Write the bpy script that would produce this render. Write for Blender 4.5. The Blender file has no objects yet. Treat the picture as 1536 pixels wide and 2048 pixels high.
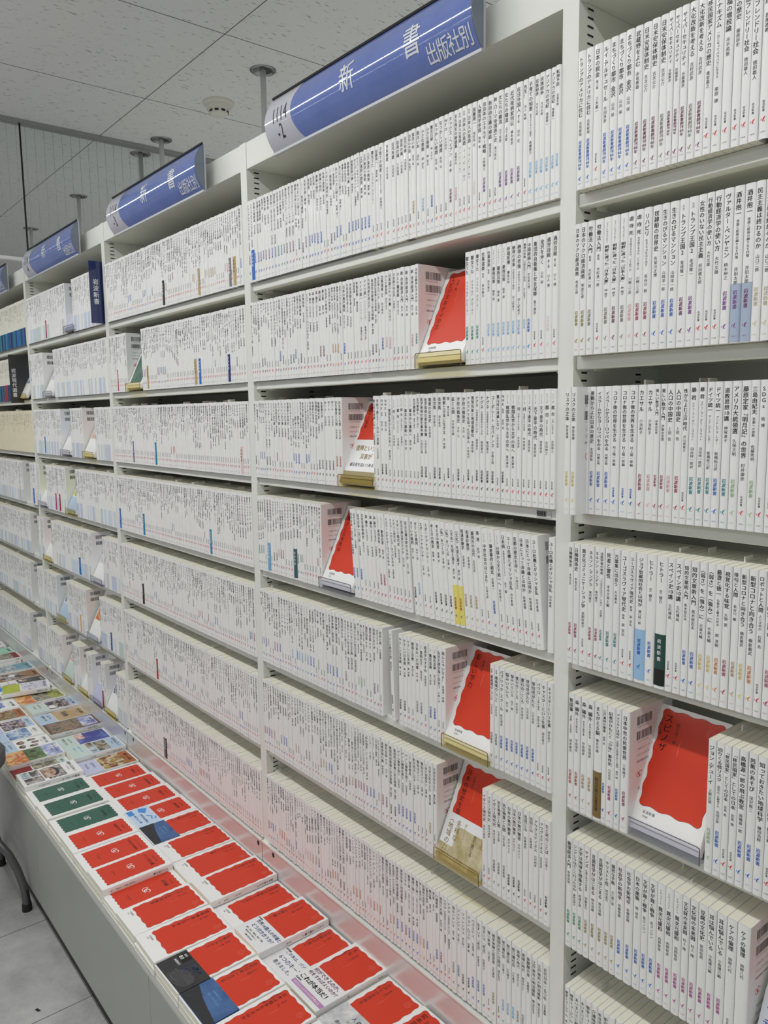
import bpy, math, random
import numpy as np
from mathutils import Matrix, Vector

random.seed(11)
SC = bpy.context.scene
COL = SC.collection
PI = math.pi

# ------------------------------------------------------------------ camera
cam_d = bpy.data.cameras.new('camera')
cam = bpy.data.objects.new('camera', cam_d)
COL.objects.link(cam)
RT = Vector((0.62857086, 0.77763146, -0.01371084))
UP = Vector((-0.08925276, 0.08963423, 0.99196756))
FW = Vector((-0.77261415, 0.62229817, -0.12574722))
CL = Vector((0.7184, -0.8987, 1.480))
FPX = 1563.4
m3 = Matrix((RT, UP, -FW)).transposed()
cam.matrix_world = Matrix.Translation(CL) @ m3.to_4x4()
cam_d.sensor_fit = 'VERTICAL'
cam_d.sensor_height = 32.0
cam_d.lens = FPX / 2048 * 32.0
cam_d.clip_start = 0.02
SC.camera = cam

# ------------------------------------------------------------------ world, lamps, exposure
w = bpy.data.worlds.new('world'); SC.world = w; w.use_nodes = True
w.node_tree.nodes['Background'].inputs[0].default_value = (1.0, 0.995, 0.96, 1)
w.node_tree.nodes['Background'].inputs[1].default_value = 0.19

def lamp(name, loc, sx, sy, power):
    l = bpy.data.lights.new(name, 'AREA'); l.shape = 'RECTANGLE'
    l.size = sx; l.size_y = sy; l.energy = power; l.color = (1.0, 1.0, 0.985)
    o = bpy.data.objects.new(name, l); o.location = loc; COL.objects.link(o)
    return o
lamp('aisle_tube_light', (-1.0, -0.92, 2.585), 5.6, 0.05, 43)
lamp('second_tube_light', (-1.0, -2.75, 2.585), 6.5, 0.06, 29)
lamp('third_tube_light', (-1.0, -4.6, 2.585), 6.5, 0.06, 29)
lamp('rear_fill_light', (-2.0, 1.75, 2.585), 6.5, 0.06, 60)  # unseen fill lamp added behind the bookcases, its floor bounce brightens the ceiling
lamp('far_rear_fill_light', (-2.0, 3.3, 2.585), 6.5, 0.06, 50)  # second added fill farther back, also lifting the ceiling by bounce
SC.view_settings.view_transform = 'Standard'
SC.view_settings.look = 'None'
SC.view_settings.gamma = 1.0
SC.view_settings.use_curve_mapping = False
SC.view_settings.exposure = 0.0
SC.cycles.max_bounces = 8
SC.cycles.diffuse_bounces = 5
SC.cycles.glossy_bounces = 4
SC.cycles.transparent_max_bounces = 12
SC.cycles.use_denoising = True
SC.cycles.caustics_reflective = False
SC.cycles.caustics_refractive = False

# ------------------------------------------------------------------ materials
MATS = {}
def mat(name, col, rough=0.5, metal=0.0, spec=0.5, coat=0.0):
    if name in MATS: return MATS[name]
    m = bpy.data.materials.new(name); m.use_nodes = True
    b = m.node_tree.nodes['Principled BSDF']
    b.inputs['Base Color'].default_value = (*col, 1)
    b.inputs['Roughness'].default_value = rough
    b.inputs['Metallic'].default_value = metal
    b.inputs['Specular IOR Level'].default_value = spec
    b.inputs['Coat Weight'].default_value = coat
    b.inputs['Coat Roughness'].default_value = 0.08
    MATS[name] = m
    return m
def nodes(m):
    nt = m.node_tree
    return nt, nt.nodes, nt.links, nt.nodes['Principled BSDF']
def noise_mix(m, c1, c2, scale, lo, hi, detail=4.0, stretch=None, rough_tex=0.6):
    nt, N, L, b = nodes(m)
    tc = N.new('ShaderNodeTexCoord'); mp = N.new('ShaderNodeMapping')
    if stretch: mp.inputs['Scale'].default_value = stretch
    nz = N.new('ShaderNodeTexNoise'); nz.inputs['Scale'].default_value = scale
    nz.inputs['Detail'].default_value = detail; nz.inputs['Roughness'].default_value = rough_tex
    cr = N.new('ShaderNodeValToRGB')
    cr.color_ramp.elements[0].position = lo; cr.color_ramp.elements[0].color = (*c1, 1)
    cr.color_ramp.elements[1].position = hi; cr.color_ramp.elements[1].color = (*c2, 1)
    L.new(tc.outputs['Object'], mp.inputs['Vector']); L.new(mp.outputs[0], nz.inputs['Vector'])
    L.new(nz.outputs[0], cr.inputs[0]); L.new(cr.outputs[0], b.inputs['Base Color'])
    return cr

paint = mat('shelf_paint', (0.74, 0.765, 0.735), 0.42)
noise_mix(paint, (0.77, 0.785, 0.74), (0.81, 0.825, 0.78), 9, 0.3, 0.7)
white = mat('cover_white', (0.87, 0.872, 0.865), 0.42, coat=0.15)
page = mat('page_paper', (0.84, 0.82, 0.70), 0.85)
noise_mix(page, (0.80, 0.78, 0.655), (0.86, 0.84, 0.72), 30, 0.35, 0.65, stretch=(60, 1, 1))
slot = mat('slot_black', (0.012, 0.012, 0.012), 0.8)
INK = {
 'k': ((0.018, 0.018, 0.020), 'black'), 'r': ((0.70, 0.045, 0.05), 'red'), 'b': ((0.03, 0.16, 0.62), 'blue'),
 'l': ((0.20, 0.47, 0.76), 'light blue'), 'p': ((0.20, 0.03, 0.13), 'dark purple'), 'v': ((0.26, 0.07, 0.36), 'violet'),
 'c': ((0.46, 0.045, 0.14), 'crimson'), 'i': ((0.86, 0.52, 0.54), 'pink'), 't': ((0.02, 0.31, 0.33), 'teal'),
 'g': ((0.06, 0.36, 0.16), 'green'), 'o': ((0.36, 0.30, 0.05), 'olive'), 'a': ((0.30, 0.28, 0.25), 'grey'),
 'n': ((0.78, 0.29, 0.07), 'orange'), 'y': ((0.82, 0.68, 0.20), 'yellow'), 'd': ((0.58, 0.40, 0.17), 'tan'),
 'e': ((0.42, 0.62, 0.36), 'light green'), 'f': ((0.66, 0.62, 0.40), 'pale olive'), 'm': ((0.52, 0.07, 0.33), 'magenta'),
 's': ((0.55, 0.12, 0.06), 'rust'), 'h': ((0.45, 0.33, 0.10), 'ochre'), 'w': ((0.85, 0.86, 0.86), 'white'), 'q': ((0.80, 0.72, 0.62), 'pale'),
}
def ink(c): return mat('ink_' + INK[c][1].replace(' ', '_'), INK[c][0], 0.5)
label_red = mat('label_red', (0.66, 0.045, 0.016), 0.42, spec=0.35, coat=0.12)
label_green = mat('label_green', (0.022, 0.115, 0.078), 0.3, coat=0.35)
label_dark = mat('label_edge', (0.33, 0.02, 0.012), 0.4)
faint_red = mat('label_line', (0.80, 0.25, 0.18), 0.4)

def clear(name, tint, edge=0.07):
    m = bpy.data.materials.new(name); m.use_nodes = True
    nt = m.node_tree; nt.nodes.clear(); N = nt.nodes; L = nt.links
    o = N.new('ShaderNodeOutputMaterial'); mx = N.new('ShaderNodeMixShader')
    t = N.new('ShaderNodeBsdfTransparent'); t.inputs[0].default_value = (*tint, 1)
    g = N.new('ShaderNodeBsdfGlossy'); g.inputs['Roughness'].default_value = 0.03
    mx.inputs[0].default_value = edge
    L.new(t.outputs[0], mx.inputs[1]); L.new(g.outputs[0], mx.inputs[2]); L.new(mx.outputs[0], o.inputs[0])
    MATS[name] = m
    return m
acrylic = clear('clear_acrylic', (0.90, 0.90, 0.93))
acrylic_y = clear('amber_acrylic', (0.97, 0.93, 0.76))
acr_edge = mat('acrylic_edge', (0.10, 0.10, 0.13), 0.2)
acr_edge_y = mat('amber_edge', (0.17, 0.11, 0.02), 0.2)

# ------------------------------------------------------------------ mesh builder
class MB:
    def __init__(self): self.v = []; self.f = []; self.m = []; self.s = []; self.n = 0; self.mats = []
    def mi(self, m):
        if m not in self.mats: self.mats.append(m)
        return self.mats.index(m)
    def add(self, verts, faces, m, smooth=False):
        verts = np.asarray(verts, dtype=np.float64).reshape(-1, 3)
        k = self.mi(m)
        if isinstance(faces, np.ndarray):
            self.f.append(faces + self.n); self.m.append(np.full(len(faces), k)); self.s.append(np.full(len(faces), smooth))
        else:
            by = {}
            for q in faces: by.setdefault(len(q), []).append(q)
            for q in by.values():
                a = np.array(q); self.f.append(a + self.n); self.m.append(np.full(len(a), k)); self.s.append(np.full(len(a), smooth))
        self.v.append(verts); self.n += len(verts)
    def box(self, x0, x1, y0, y1, z0, z1, m):
        v = [(x, y, z) for x in (x0, x1) for y in (y0, y1) for z in (z0, z1)]
        self.add(v, [(0,1,3,2),(4,6,7,5),(0,4,5,1),(2,3,7,6),(0,2,6,4),(1,5,7,3)], m)
    def quad(self, a, b, c, d, m): self.add([a, b, c, d], [(0,1,2,3)], m)
    def prism(self, pts, fn, h0, h1, m, smooth=False):
        n = len(pts)
        v = [fn(p, h0) for p in pts] + [fn(p, h1) for p in pts]
        self.add(v, [(i, (i+1) % n, n+(i+1) % n, n+i) for i in range(n)], m, smooth)
        self.add(v, [tuple(range(n-1, -1, -1)), tuple(range(n, 2*n))], m)
    def fan(self, pts3, m):
        c = np.mean(np.array(pts3), axis=0); n = len(pts3)
        self.add([c] + list(pts3), [(0, 1+i, 1+(i+1) % n) for i in range(n)], m)
    def tube(self, pts, r, m, n=12, cap=True):
        P = [Vector(p) for p in pts]; rings = []
        rr = r if isinstance(r, (list, tuple)) else [r]*len(P)
        up = None
        for i, p in enumerate(P):
            t = (P[min(i+1, len(P)-1)] - P[max(i-1, 0)]).normalized()
            if up is None:
                up = Vector((1, 0, 0)) if abs(t.x) < 0.8 else Vector((0, 1, 0))
            a = (up - t*up.dot(t)).normalized(); b = t.cross(a); up = a
            rings += [p + (a*math.cos(2*PI*k/n) + b*math.sin(2*PI*k/n))*rr[i] for k in range(n)]
        f = [(i*n+k, i*n+(k+1) % n, (i+1)*n+(k+1) % n, (i+1)*n+k) for i in range(len(P)-1) for k in range(n)]
        self.add(rings, f, m, True)
        if cap:
            self.add(rings[:n], [tuple(range(n-1, -1, -1))], m); self.add(rings[-n:], [tuple(range(n))], m)
    def lathe(self, prof, c, m, n=32):
        v = [(c[0]+r*math.cos(2*PI*k/n), c[1]+r*math.sin(2*PI*k/n), c[2]+z) for r, z in prof for k in range(n)]
        f = [(i*n+k, i*n+(k+1) % n, (i+1)*n+(k+1) % n, (i+1)*n+k) for i in range(len(prof)-1) for k in range(n)]
        self.add(v, f, m, True)
    def build(self, name, parent=None, loc=None):
        me = bpy.data.meshes.new(name)
        V = np.concatenate(self.v)
        tot = np.concatenate([np.full(len(a), a.shape[1]) for a in self.f])
        idx = np.concatenate([a.ravel() for a in self.f])
        me.vertices.add(len(V)); me.vertices.foreach_set('co', V.astype(np.float32).ravel())
        me.loops.add(len(idx)); me.loops.foreach_set('vertex_index', idx.astype(np.int32))
        me.polygons.add(len(tot))
        me.polygons.foreach_set('loop_start', np.concatenate([[0], np.cumsum(tot)[:-1]]).astype(np.int32))
        me.polygons.foreach_set('loop_total', tot.astype(np.int32))
        me.polygons.foreach_set('material_index', np.concatenate(self.m).astype(np.int32))
        me.polygons.foreach_set('use_smooth', np.concatenate(self.s).astype(bool))
        for m in self.mats: me.materials.append(m)
        me.update(calc_edges=True)
        o = bpy.data.objects.new(name, me); COL.objects.link(o)
        if parent is not None: o.parent = parent
        if loc is not None: o.location = loc
        return o

def tag(o, label, cat, group=None):
    o['label'] = label; o['category'] = cat
    if group: o['group'] = group
    return o
def thing(name, label, cat, loc=(0, 0, 0), rz=0.0, group=None):
    o = bpy.data.objects.new(name, None); COL.objects.link(o)
    o.location = loc; o.rotation_euler = (0, 0, rz)
    return tag(o, label, cat, group)
def struct(o): o['kind'] = 'structure'; return o

# ------------------------------------------------------------------ lettering (glyph outlines of the built-in font)
GLY = {}
_cu = bpy.data.curves.new('glyph', 'FONT'); _ob = bpy.data.objects.new('glyph', _cu)
def glyph(ch, bold=0, res=2):
    k = (ch, bold, res)
    if k not in GLY:
        _cu.body = ch; _cu.resolution_u = res; _cu.offset = 0.007*bold
        if _ob.name not in COL.objects: COL.objects.link(_ob)
        bpy.context.view_layer.update()
        me = _ob.to_mesh()
        n = len(me.vertices)
        if n == 0: GLY[k] = None
        else:
            co = np.zeros(n*3, np.float32); me.vertices.foreach_get('co', co)
            me.calc_loop_triangles()
            tr = np.zeros(len(me.loop_triangles)*3, np.int32); me.loop_triangles.foreach_get('vertices', tr)
            v, f = co.reshape(-1, 3)[:, :2].astype(np.float64), tr.reshape(-1, 3)
            for _ in range(3):                                           # split long pieces so print follows a rounded spine
                ext = v[f][:, :, 0].max(1) - v[f][:, :, 0].min(1); big = ext > 0.26
                if not big.any(): break
                g = f[big]; a, b, c = v[g[:, 0]], v[g[:, 1]], v[g[:, 2]]; m = len(g); n0 = len(v)
                v = np.concatenate([v, (a+b)/2, (b+c)/2, (c+a)/2]); i1 = n0+np.arange(m); i2 = i1+m; i3 = i2+m
                f = np.concatenate([f[~big]] + [np.stack(q, 1) for q in ((g[:, 0], i1, i3), (i1, g[:, 1], i2), (i3, i2, g[:, 2]), (i1, i2, i3))])
            GLY[k] = (v, f)
        _ob.to_mesh_clear()
    return GLY[k]
def glyphs_done():
    if _ob.name in COL.objects: COL.objects.unlink(_ob)
SMEAR = {0: [(0, 0)], 1: [(-0.011, 0), (0.011, 0)], 2: [(-0.024, -0.010), (0, 0.012), (0.024, -0.004)], 3: [(-0.034, 0.006), (-0.012, -0.006), (0.012, 0.006), (0.034, -0.006)]}   # stroke weight
LIGHT = {'ink_white', 'sign_letters', 'cover_white', 'ink_pale', 'ink_light_blue'}
TURN = set('ー〈〉「」『』（）()〜―-')
SMALL = set('ぁぃぅぇぉっゃゅょァィゥェォッャュョ')
def gplace(ch, cx, cy, size, bold, res, vert, light=False):
    """outline of one character in a square of the given size centred on (cx, cy)"""
    g = glyph(ch, int(light and bold > 0), res)
    if g is None: return None
    p, t = g
    sm = SMEAR[0 if light else (min(bold, 3) if res > 1 else min(bold, 1))]
    if len(sm) > 1: p, t = np.concatenate([p + np.array(s) for s in sm]), np.concatenate([t + len(p)*i for i in range(len(sm))])
    if ord(ch) < 128:
        x0, x1 = p[:, 0].min(), p[:, 0].max()
        q = np.stack([p[:, 0] - (x0+x1)/2, p[:, 1] - 0.36], 1)
    else:
        q = p - np.array([0.5, 0.38])
    if vert:
        if ch in TURN: q = np.stack([q[:, 1], -q[:, 0]], 1)
        elif ch in SMALL: q = q + np.array([0.1, 0.1])
        elif ch in '、。': q = q + np.array([0.6, 0.6])
    return q*size + np.array([cx, cy]), t
def vtext(mb, s, cx, top, size, m, fn, bold=0, res=2, pitch=1.02, squash=1.0):
    """vertical line of characters; fn maps (n,2) points to 3D"""
    y = top; i = 0
    while i < len(s):
        ch = s[i]
        if ch == ' ': y -= size*0.55*squash; i += 1; continue
        if ch.isdigit() and i+1 < len(s) and s[i+1].isdigit():
            for k, dx in ((0, -0.27), (1, 0.27)):
                r = gplace(s[i+k], cx+dx*size, y-size*squash/2, size*0.95, bold, res, True, m.name in LIGHT)
                if r: mb.add(fn(r[0]), r[1], m)
            i += 2; y -= size*pitch*squash; continue
        r = gplace(ch, cx, y - size*squash/2, size, bold, res, True, m.name in LIGHT)
        if r:
            q = r[0].copy()
            if squash != 1.0: q[:, 1] = (q[:, 1]-(y-size*squash/2))*squash + (y-size*squash/2)
            mb.add(fn(q), r[1], m)
        y -= size*pitch*squash*(0.6 if ch in '・' else 1); i += 1
    return y
def htext(mb, s, x, cy, size, m, fn, bold=0, res=2, pitch=1.0, center=False, sx=1.0):
    ws = [(0.58 if ord(c) < 128 else 1.0)*(0.6 if c == ' ' else 1) for c in s]
    if center: x -= sum(ws)*size*pitch*sx/2
    for ch, wd in zip(s, ws):
        if ch != ' ':
            r = gplace(ch, 0, 0, size, bold, res, False, m.name in LIGHT)
            if r:
                q = r[0].copy(); q[:, 0] = q[:, 0]*sx + x + wd*size*sx*pitch/2; q[:, 1] += cy
                mb.add(fn(q), r[1], m)
        x += wd*size*pitch*sx
    return x

# ------------------------------------------------------------------ layout constants (metres)
P = 0.8881; PW = 0.0265; DEP = 0.225
ZR = [2.0144, 1.7506, 1.5341, 1.3182, 1.1029, 0.8842, 0.6651, 0.4382]     # header underside, then shelf fronts
SHELF = [None] + [z + 0.020 for z in ZR[1:7]] + [0.446]                    # where books stand
HTOP = 2.070
TABLE_Z = 0.350
CEIL = 2.590
SCREEN_X = -2.54
POSTS = [-k*P for k in range(-1, 6)]     # left edges of the uprights: right end, bays ...
BAYN = {1: 'nearest bay', 2: 'second bay', 3: 'third bay', 4: 'fourth bay', 5: 'fifth bay'}
ROWN = ['', 'top', 'second', 'third', 'fourth', 'fifth', 'sixth', 'bottom']
ORD = ['', 'first','second','third','fourth','fifth','sixth','seventh','eighth','ninth','tenth','eleventh','twelfth','thirteenth','fourteenth','fifteenth','sixteenth','seventeenth','eighteenth','nineteenth']
def ordn(n):
    if n < 20: return ORD[n]
    t = {2: 'twent', 3: 'thirt', 4: 'fort', 5: 'fift', 6: 'sixt', 7: 'sevent', 8: 'eight', 9: 'ninet'}[n//10]
    return t + 'ieth' if n % 10 == 0 else t + 'y-' + ORD[n % 10]

# ------------------------------------------------------------------ room shell
mb = MB()
flo = mat('floor_tile', (0.4, 0.4, 0.39), 0.30, spec=0.5)
noise_mix(flo, (0.33, 0.335, 0.33), (0.54, 0.54, 0.53), 5, 0.34, 0.66, 9, rough_tex=0.74)
seamf = mat('floor_seam', (0.13, 0.13, 0.13), 0.6)
mb.box(-12.0, 3.0, -6.5, 4.0, -0.05, 0.0, flo)
x = -1.60
for k in range(-10, 12): mb.box(-1.60+0.4*k-0.001, -1.60+0.4*k+0.001, -6.5, 4.0, -0.001, 0.0004, seamf)
for k in range(-14, 6): mb.box(-6.5, 3.0, -0.70+0.4*k-0.001, -0.70+0.4*k+0.001, -0.001, 0.0004, seamf)
struct(mb.build('floor'))

ceil = mat('ceiling_board', (0.66, 0.67, 0.66), 0.9)
def ceiling_nodes():
    nt, N, L, b = nodes(ceil)
    tc = N.new('ShaderNodeTexCoord'); mp = N.new('ShaderNodeMapping'); mp.inputs['Scale'].default_value = (150, 42, 1)
    mp.inputs['Rotation'].default_value = (0, 0, 0.35)
    n1 = N.new('ShaderNodeTexNoise'); n1.inputs['Scale'].default_value = 1.0; n1.inputs['Detail'].default_value = 2.5
    n1.inputs['Distortion'].default_value = 0.5
    c1 = N.new('ShaderNodeValToRGB')
    c1.color_ramp.elements[0].position = 0.635; c1.color_ramp.elements[0].color = (0.88, 0.885, 0.885, 1)
    c1.color_ramp.elements[1].position = 0.70; c1.color_ramp.elements[1].color = (0.42, 0.425, 0.42, 1)
    L.new(tc.outputs['Object'], mp.inputs['Vector']); L.new(mp.outputs[0], n1.inputs['Vector'])
    L.new(n1.outputs[0], c1.inputs[0]); L.new(c1.outputs[0], b.inputs['Base Color'])
ceiling_nodes()
seamc = mat('ceiling_seam', (0.12, 0.12, 0.12), 0.9)
mb = MB(); mb.box(-12.0, 3.0, -6.5, 4.0, CEIL, CEIL+0.05, ceil)
for k in range(-1, 8): mb.box(-1.474+0.593*k-0.0012, -1.474+0.593*k+0.0012, -6.5, 4.0, CEIL-0.0005, CEIL+0.001, seamc)
for k in range(-11, 7): mb.box(-12.0 if k == 0 else -2.54, 3.0, 0.292+0.593*k-0.0012, 0.292+0.593*k+0.0012, CEIL-0.0005, CEIL+0.001, seamc)
struct(mb.build('ceiling'))

# wired-glass smoke screen hanging from the ceiling across the bookcase
mg = clear('wired_glass', (0.85, 0.885, 0.875), 0.10)
wire = mat('glass_wire', (0.30, 0.31, 0.31), 0.5)
trimm = mat('glass_trim', (0.42, 0.43, 0.43), 0.35, metal=0.5)
trimw = mat('glass_bottom_trim', (0.72, 0.73, 0.73), 0.4)
mb = MB()
mb.quad((SCREEN_X, -3.0, 2.085), (SCREEN_X, 2.0, 2.085), (SCREEN_X, 2.0, CEIL), (SCREEN_X, -3.0, CEIL), mg)
for k in range(-80, 56):
    y = 0.0335*k + 0.012
    mb.box(SCREEN_X-0.001, SCREEN_X+0.0006, y-0.0003, y+0.0003, 2.085, CEIL-0.02, wire)
struct(mb.build('smoke_screen_1'))
mb = MB()
mb.box(SCREEN_X-0.03, SCREEN_X+0.014, -3.0, 2.0, CEIL-0.012, CEIL, trimm)
mb.box(SCREEN_X-0.004, SCREEN_X+0.003, -0.009, -0.004, 2.085, CEIL-0.012, slot)
mb.box(SCREEN_X-0.012, SCREEN_X+0.010, -3.0, 2.0, 2.074, 2.086, trimw)
struct(mb.build('trim_1'))

# ceiling poles with round chrome covers, smoke detector
chrome = mat('chrome', (0.36, 0.37, 0.37), 0.08, metal=1.0)
polem = mat('pole_paint', (0.55, 0.56, 0.56), 0.45)
dark = mat('dark_recess', (0.06, 0.06, 0.06), 0.6)
for nm, px in (('just in front of the glass screen', -2.43), ('right of the smoke detector, above the nearest sign', -1.62), ('first one behind the glass screen', -2.646), ('second one behind the glass screen', -3.455), ('third one behind the glass screen', -4.316)):
    t = thing('ceiling_pole', 'grey post with chrome ceiling cover, ' + nm, 'pole', (px, 0.505, 0))
    mb = MB(); mb.tube([(0, 0, 0), (0, 0, CEIL)], 0.0095, polem, 16); mb.build('pole_shaft', t)
    mb = MB(); mb.lathe([(0.0105, CEIL-0.0012), (0.030, CEIL-0.0012), (0.031, CEIL-0.004), (0.042, CEIL-0.003), (0.043, CEIL-0.0003)], (0, 0, 0), chrome, 40)
    mb.add([(0.012*math.cos(a), 0.012*math.sin(a), CEIL-0.0018) for a in np.linspace(0.2, 2.8, 8)] + [(0.030*math.cos(a), 0.030*math.sin(a), CEIL-0.0018) for a in np.linspace(2.8, 0.2, 8)], [tuple(range(16))], dark)
    mb.build('ceiling_cover', t)
cream = mat('detector_plastic', (0.82, 0.81, 0.73), 0.45)
t = thing('smoke_detector', 'round cream smoke detector on the ceiling between two posts', 'smoke detector', (-1.945, 0.512, CEIL))
mb = MB(); mb.lathe([(0.0, -0.012), (0.050, -0.012), (0.055, -0.007), (0.055, 0.0)], (0, 0, 0), cream, 40); mb.build('mounting_base', t)
mb = MB(); mb.lathe([(0.046, -0.012), (0.043, -0.026), (0.034, -0.029), (0.032, -0.040), (0.026, -0.045), (0.0, -0.046)], (0, 0, 0), cream, 40)
for k in range(9):
    a = 2*PI*k/9; c, s = math.cos(a), math.sin(a)
    mb.add([(0.0345*c - d*s, 0.0345*s + d*c, z) for d, z in ((-0.007, -0.038), (0.007, -0.038), (0.007, -0.031), (-0.007, -0.031))], [(0, 1, 2, 3)], slot)
mb.build('sensor_dome', t)

# ------------------------------------------------------------------ bookcase bays
def bay(k):
    """bay k spans from upright at -k*P+... to the next; k = 1 is the nearest (rightmost)"""
    xl = -(k-1)*P; xr = xl + P
    t = thing('bookcase', 'grey-white steel bookcase, %s counting leftwards from the camera' % BAYN[k].replace('nearest bay', 'first and nearest bay'), 'bookcase', (xl, 0, 0), group=None)
    ups = [0.0] if k > 1 else [0.0, P]
    for ux in ups:
        mb = MB(); mb.box(ux, ux+PW, 0.0, DEP, 0.0, HTOP, paint)
        for z in np.arange(0.50, 2.01, 0.01085):
            for yy in (0.018, 0.150):
                for sx, e in ((ux+PW+0.0002, 1), (ux-0.0002, -1)):
                    q = [(sx, yy, z), (sx, yy+0.013, z), (sx, yy+0.013, z+0.0028), (sx, yy, z+0.0028)]
                    mb.quad(*(q if e > 0 else q[::-1]), slot)
        mb.build('upright', t)
    mb = MB(); mb.box(PW, P, DEP-0.012, DEP, 0.0, HTOP-0.01, paint); mb.build('back_panel', t)
    mb = MB(); mb.box(PW+0.0005, P-0.0005, 0.001, 0.012, ZR[0], HTOP-0.001, paint); mb.box(PW+0.0005, P-0.0005, 0.012, DEP-0.012, ZR[0]+0.002, ZR[0]+0.02, paint)
    mb.box(PW+0.0005, P-0.0005, 0.012, DEP, HTOP-0.012, HTOP-0.001, paint); mb.build('header', t)
    for r in range(1, 7):
        z0 = ZR[r]+0.002; z1 = SHELF[r]
        prof = [(0.0075, z0), (0.006, z0+0.0012), (0.006, z1-0.0012), (0.0072, z1), (DEP-0.013, z1), (DEP-0.013, z1-0.012), (0.022, z1-0.012), (0.022, z0)]
        mb = MB(); n = len(prof)
        v = [(PW+0.0008, y, z) for y, z in prof] + [(P-0.0008, y, z) for y, z in prof]
        mb.add(v, [(i, (i+1) % n, n+(i+1) % n, n+i) for i in range(n)], paint)
        for o in (0, n):
            mb.add(v, [(o, o+1, o+2, o+3), (o, o+3, o+6, o+7), (o+3, o+4, o+5, o+6)], paint)
        for sx in (PW+0.012, P-0.026):                                   # shelf hooks under the board
            mb.box(sx, sx+0.003, 0.030, 0.050, z1-0.020, z1-0.012, paint)
        mb.build('shelf_board', t)
    mb = MB(); mb.box(PW+0.0008, P-0.0008, 0.004, DEP-0.013, SHELF[7]-0.012, SHELF[7], paint); mb.build('base_shelf', t)
    mb = MB(); kx0, kx1 = -0.0, P-0.001
    mb.box(kx0+0.002, kx1, -0.006, -0.0005, 0.10, 0.4382, kickm)
    mb.box(kx0+0.002, kx1, -0.0085, 0.004, 0.4362, 0.4402, paint)
    for hx in (PW+0.027, P-0.018):
        mb.add([(hx+0.0050*math.cos(a), -0.0063, 0.424+0.0065*math.sin(a)) for a in np.linspace(0, 2*PI, 17)[:-1]], [tuple(range(16))], slot)
    mb.build('kick_panel', t)
    return t
kickm = mat('kick_panel_metal', (0.74, 0.745, 0.74), 0.27, metal=0.30)
bays = {k: bay(k) for k in range(1, 6)}
# asset barcode label on a shelf front
t = MB(); lab = mat('sticker_grey', (0.62, 0.63, 0.63), 0.5)
t.box(-0.041, -0.013, 0.0050, 0.0058, 1.3230, 1.3335, lab)
for k in range(16): t.box(-0.0395+k*0.0011, -0.0395+k*0.0011+(0.0006 if k % 3 else 0.0009), 0.0048, 0.0052, 1.3245, 1.3325, ink('k'))
tag(t.build('barcode_sticker'), 'small grey barcode sticker on the front edge of a shelf in the second bay', 'sticker')

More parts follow.
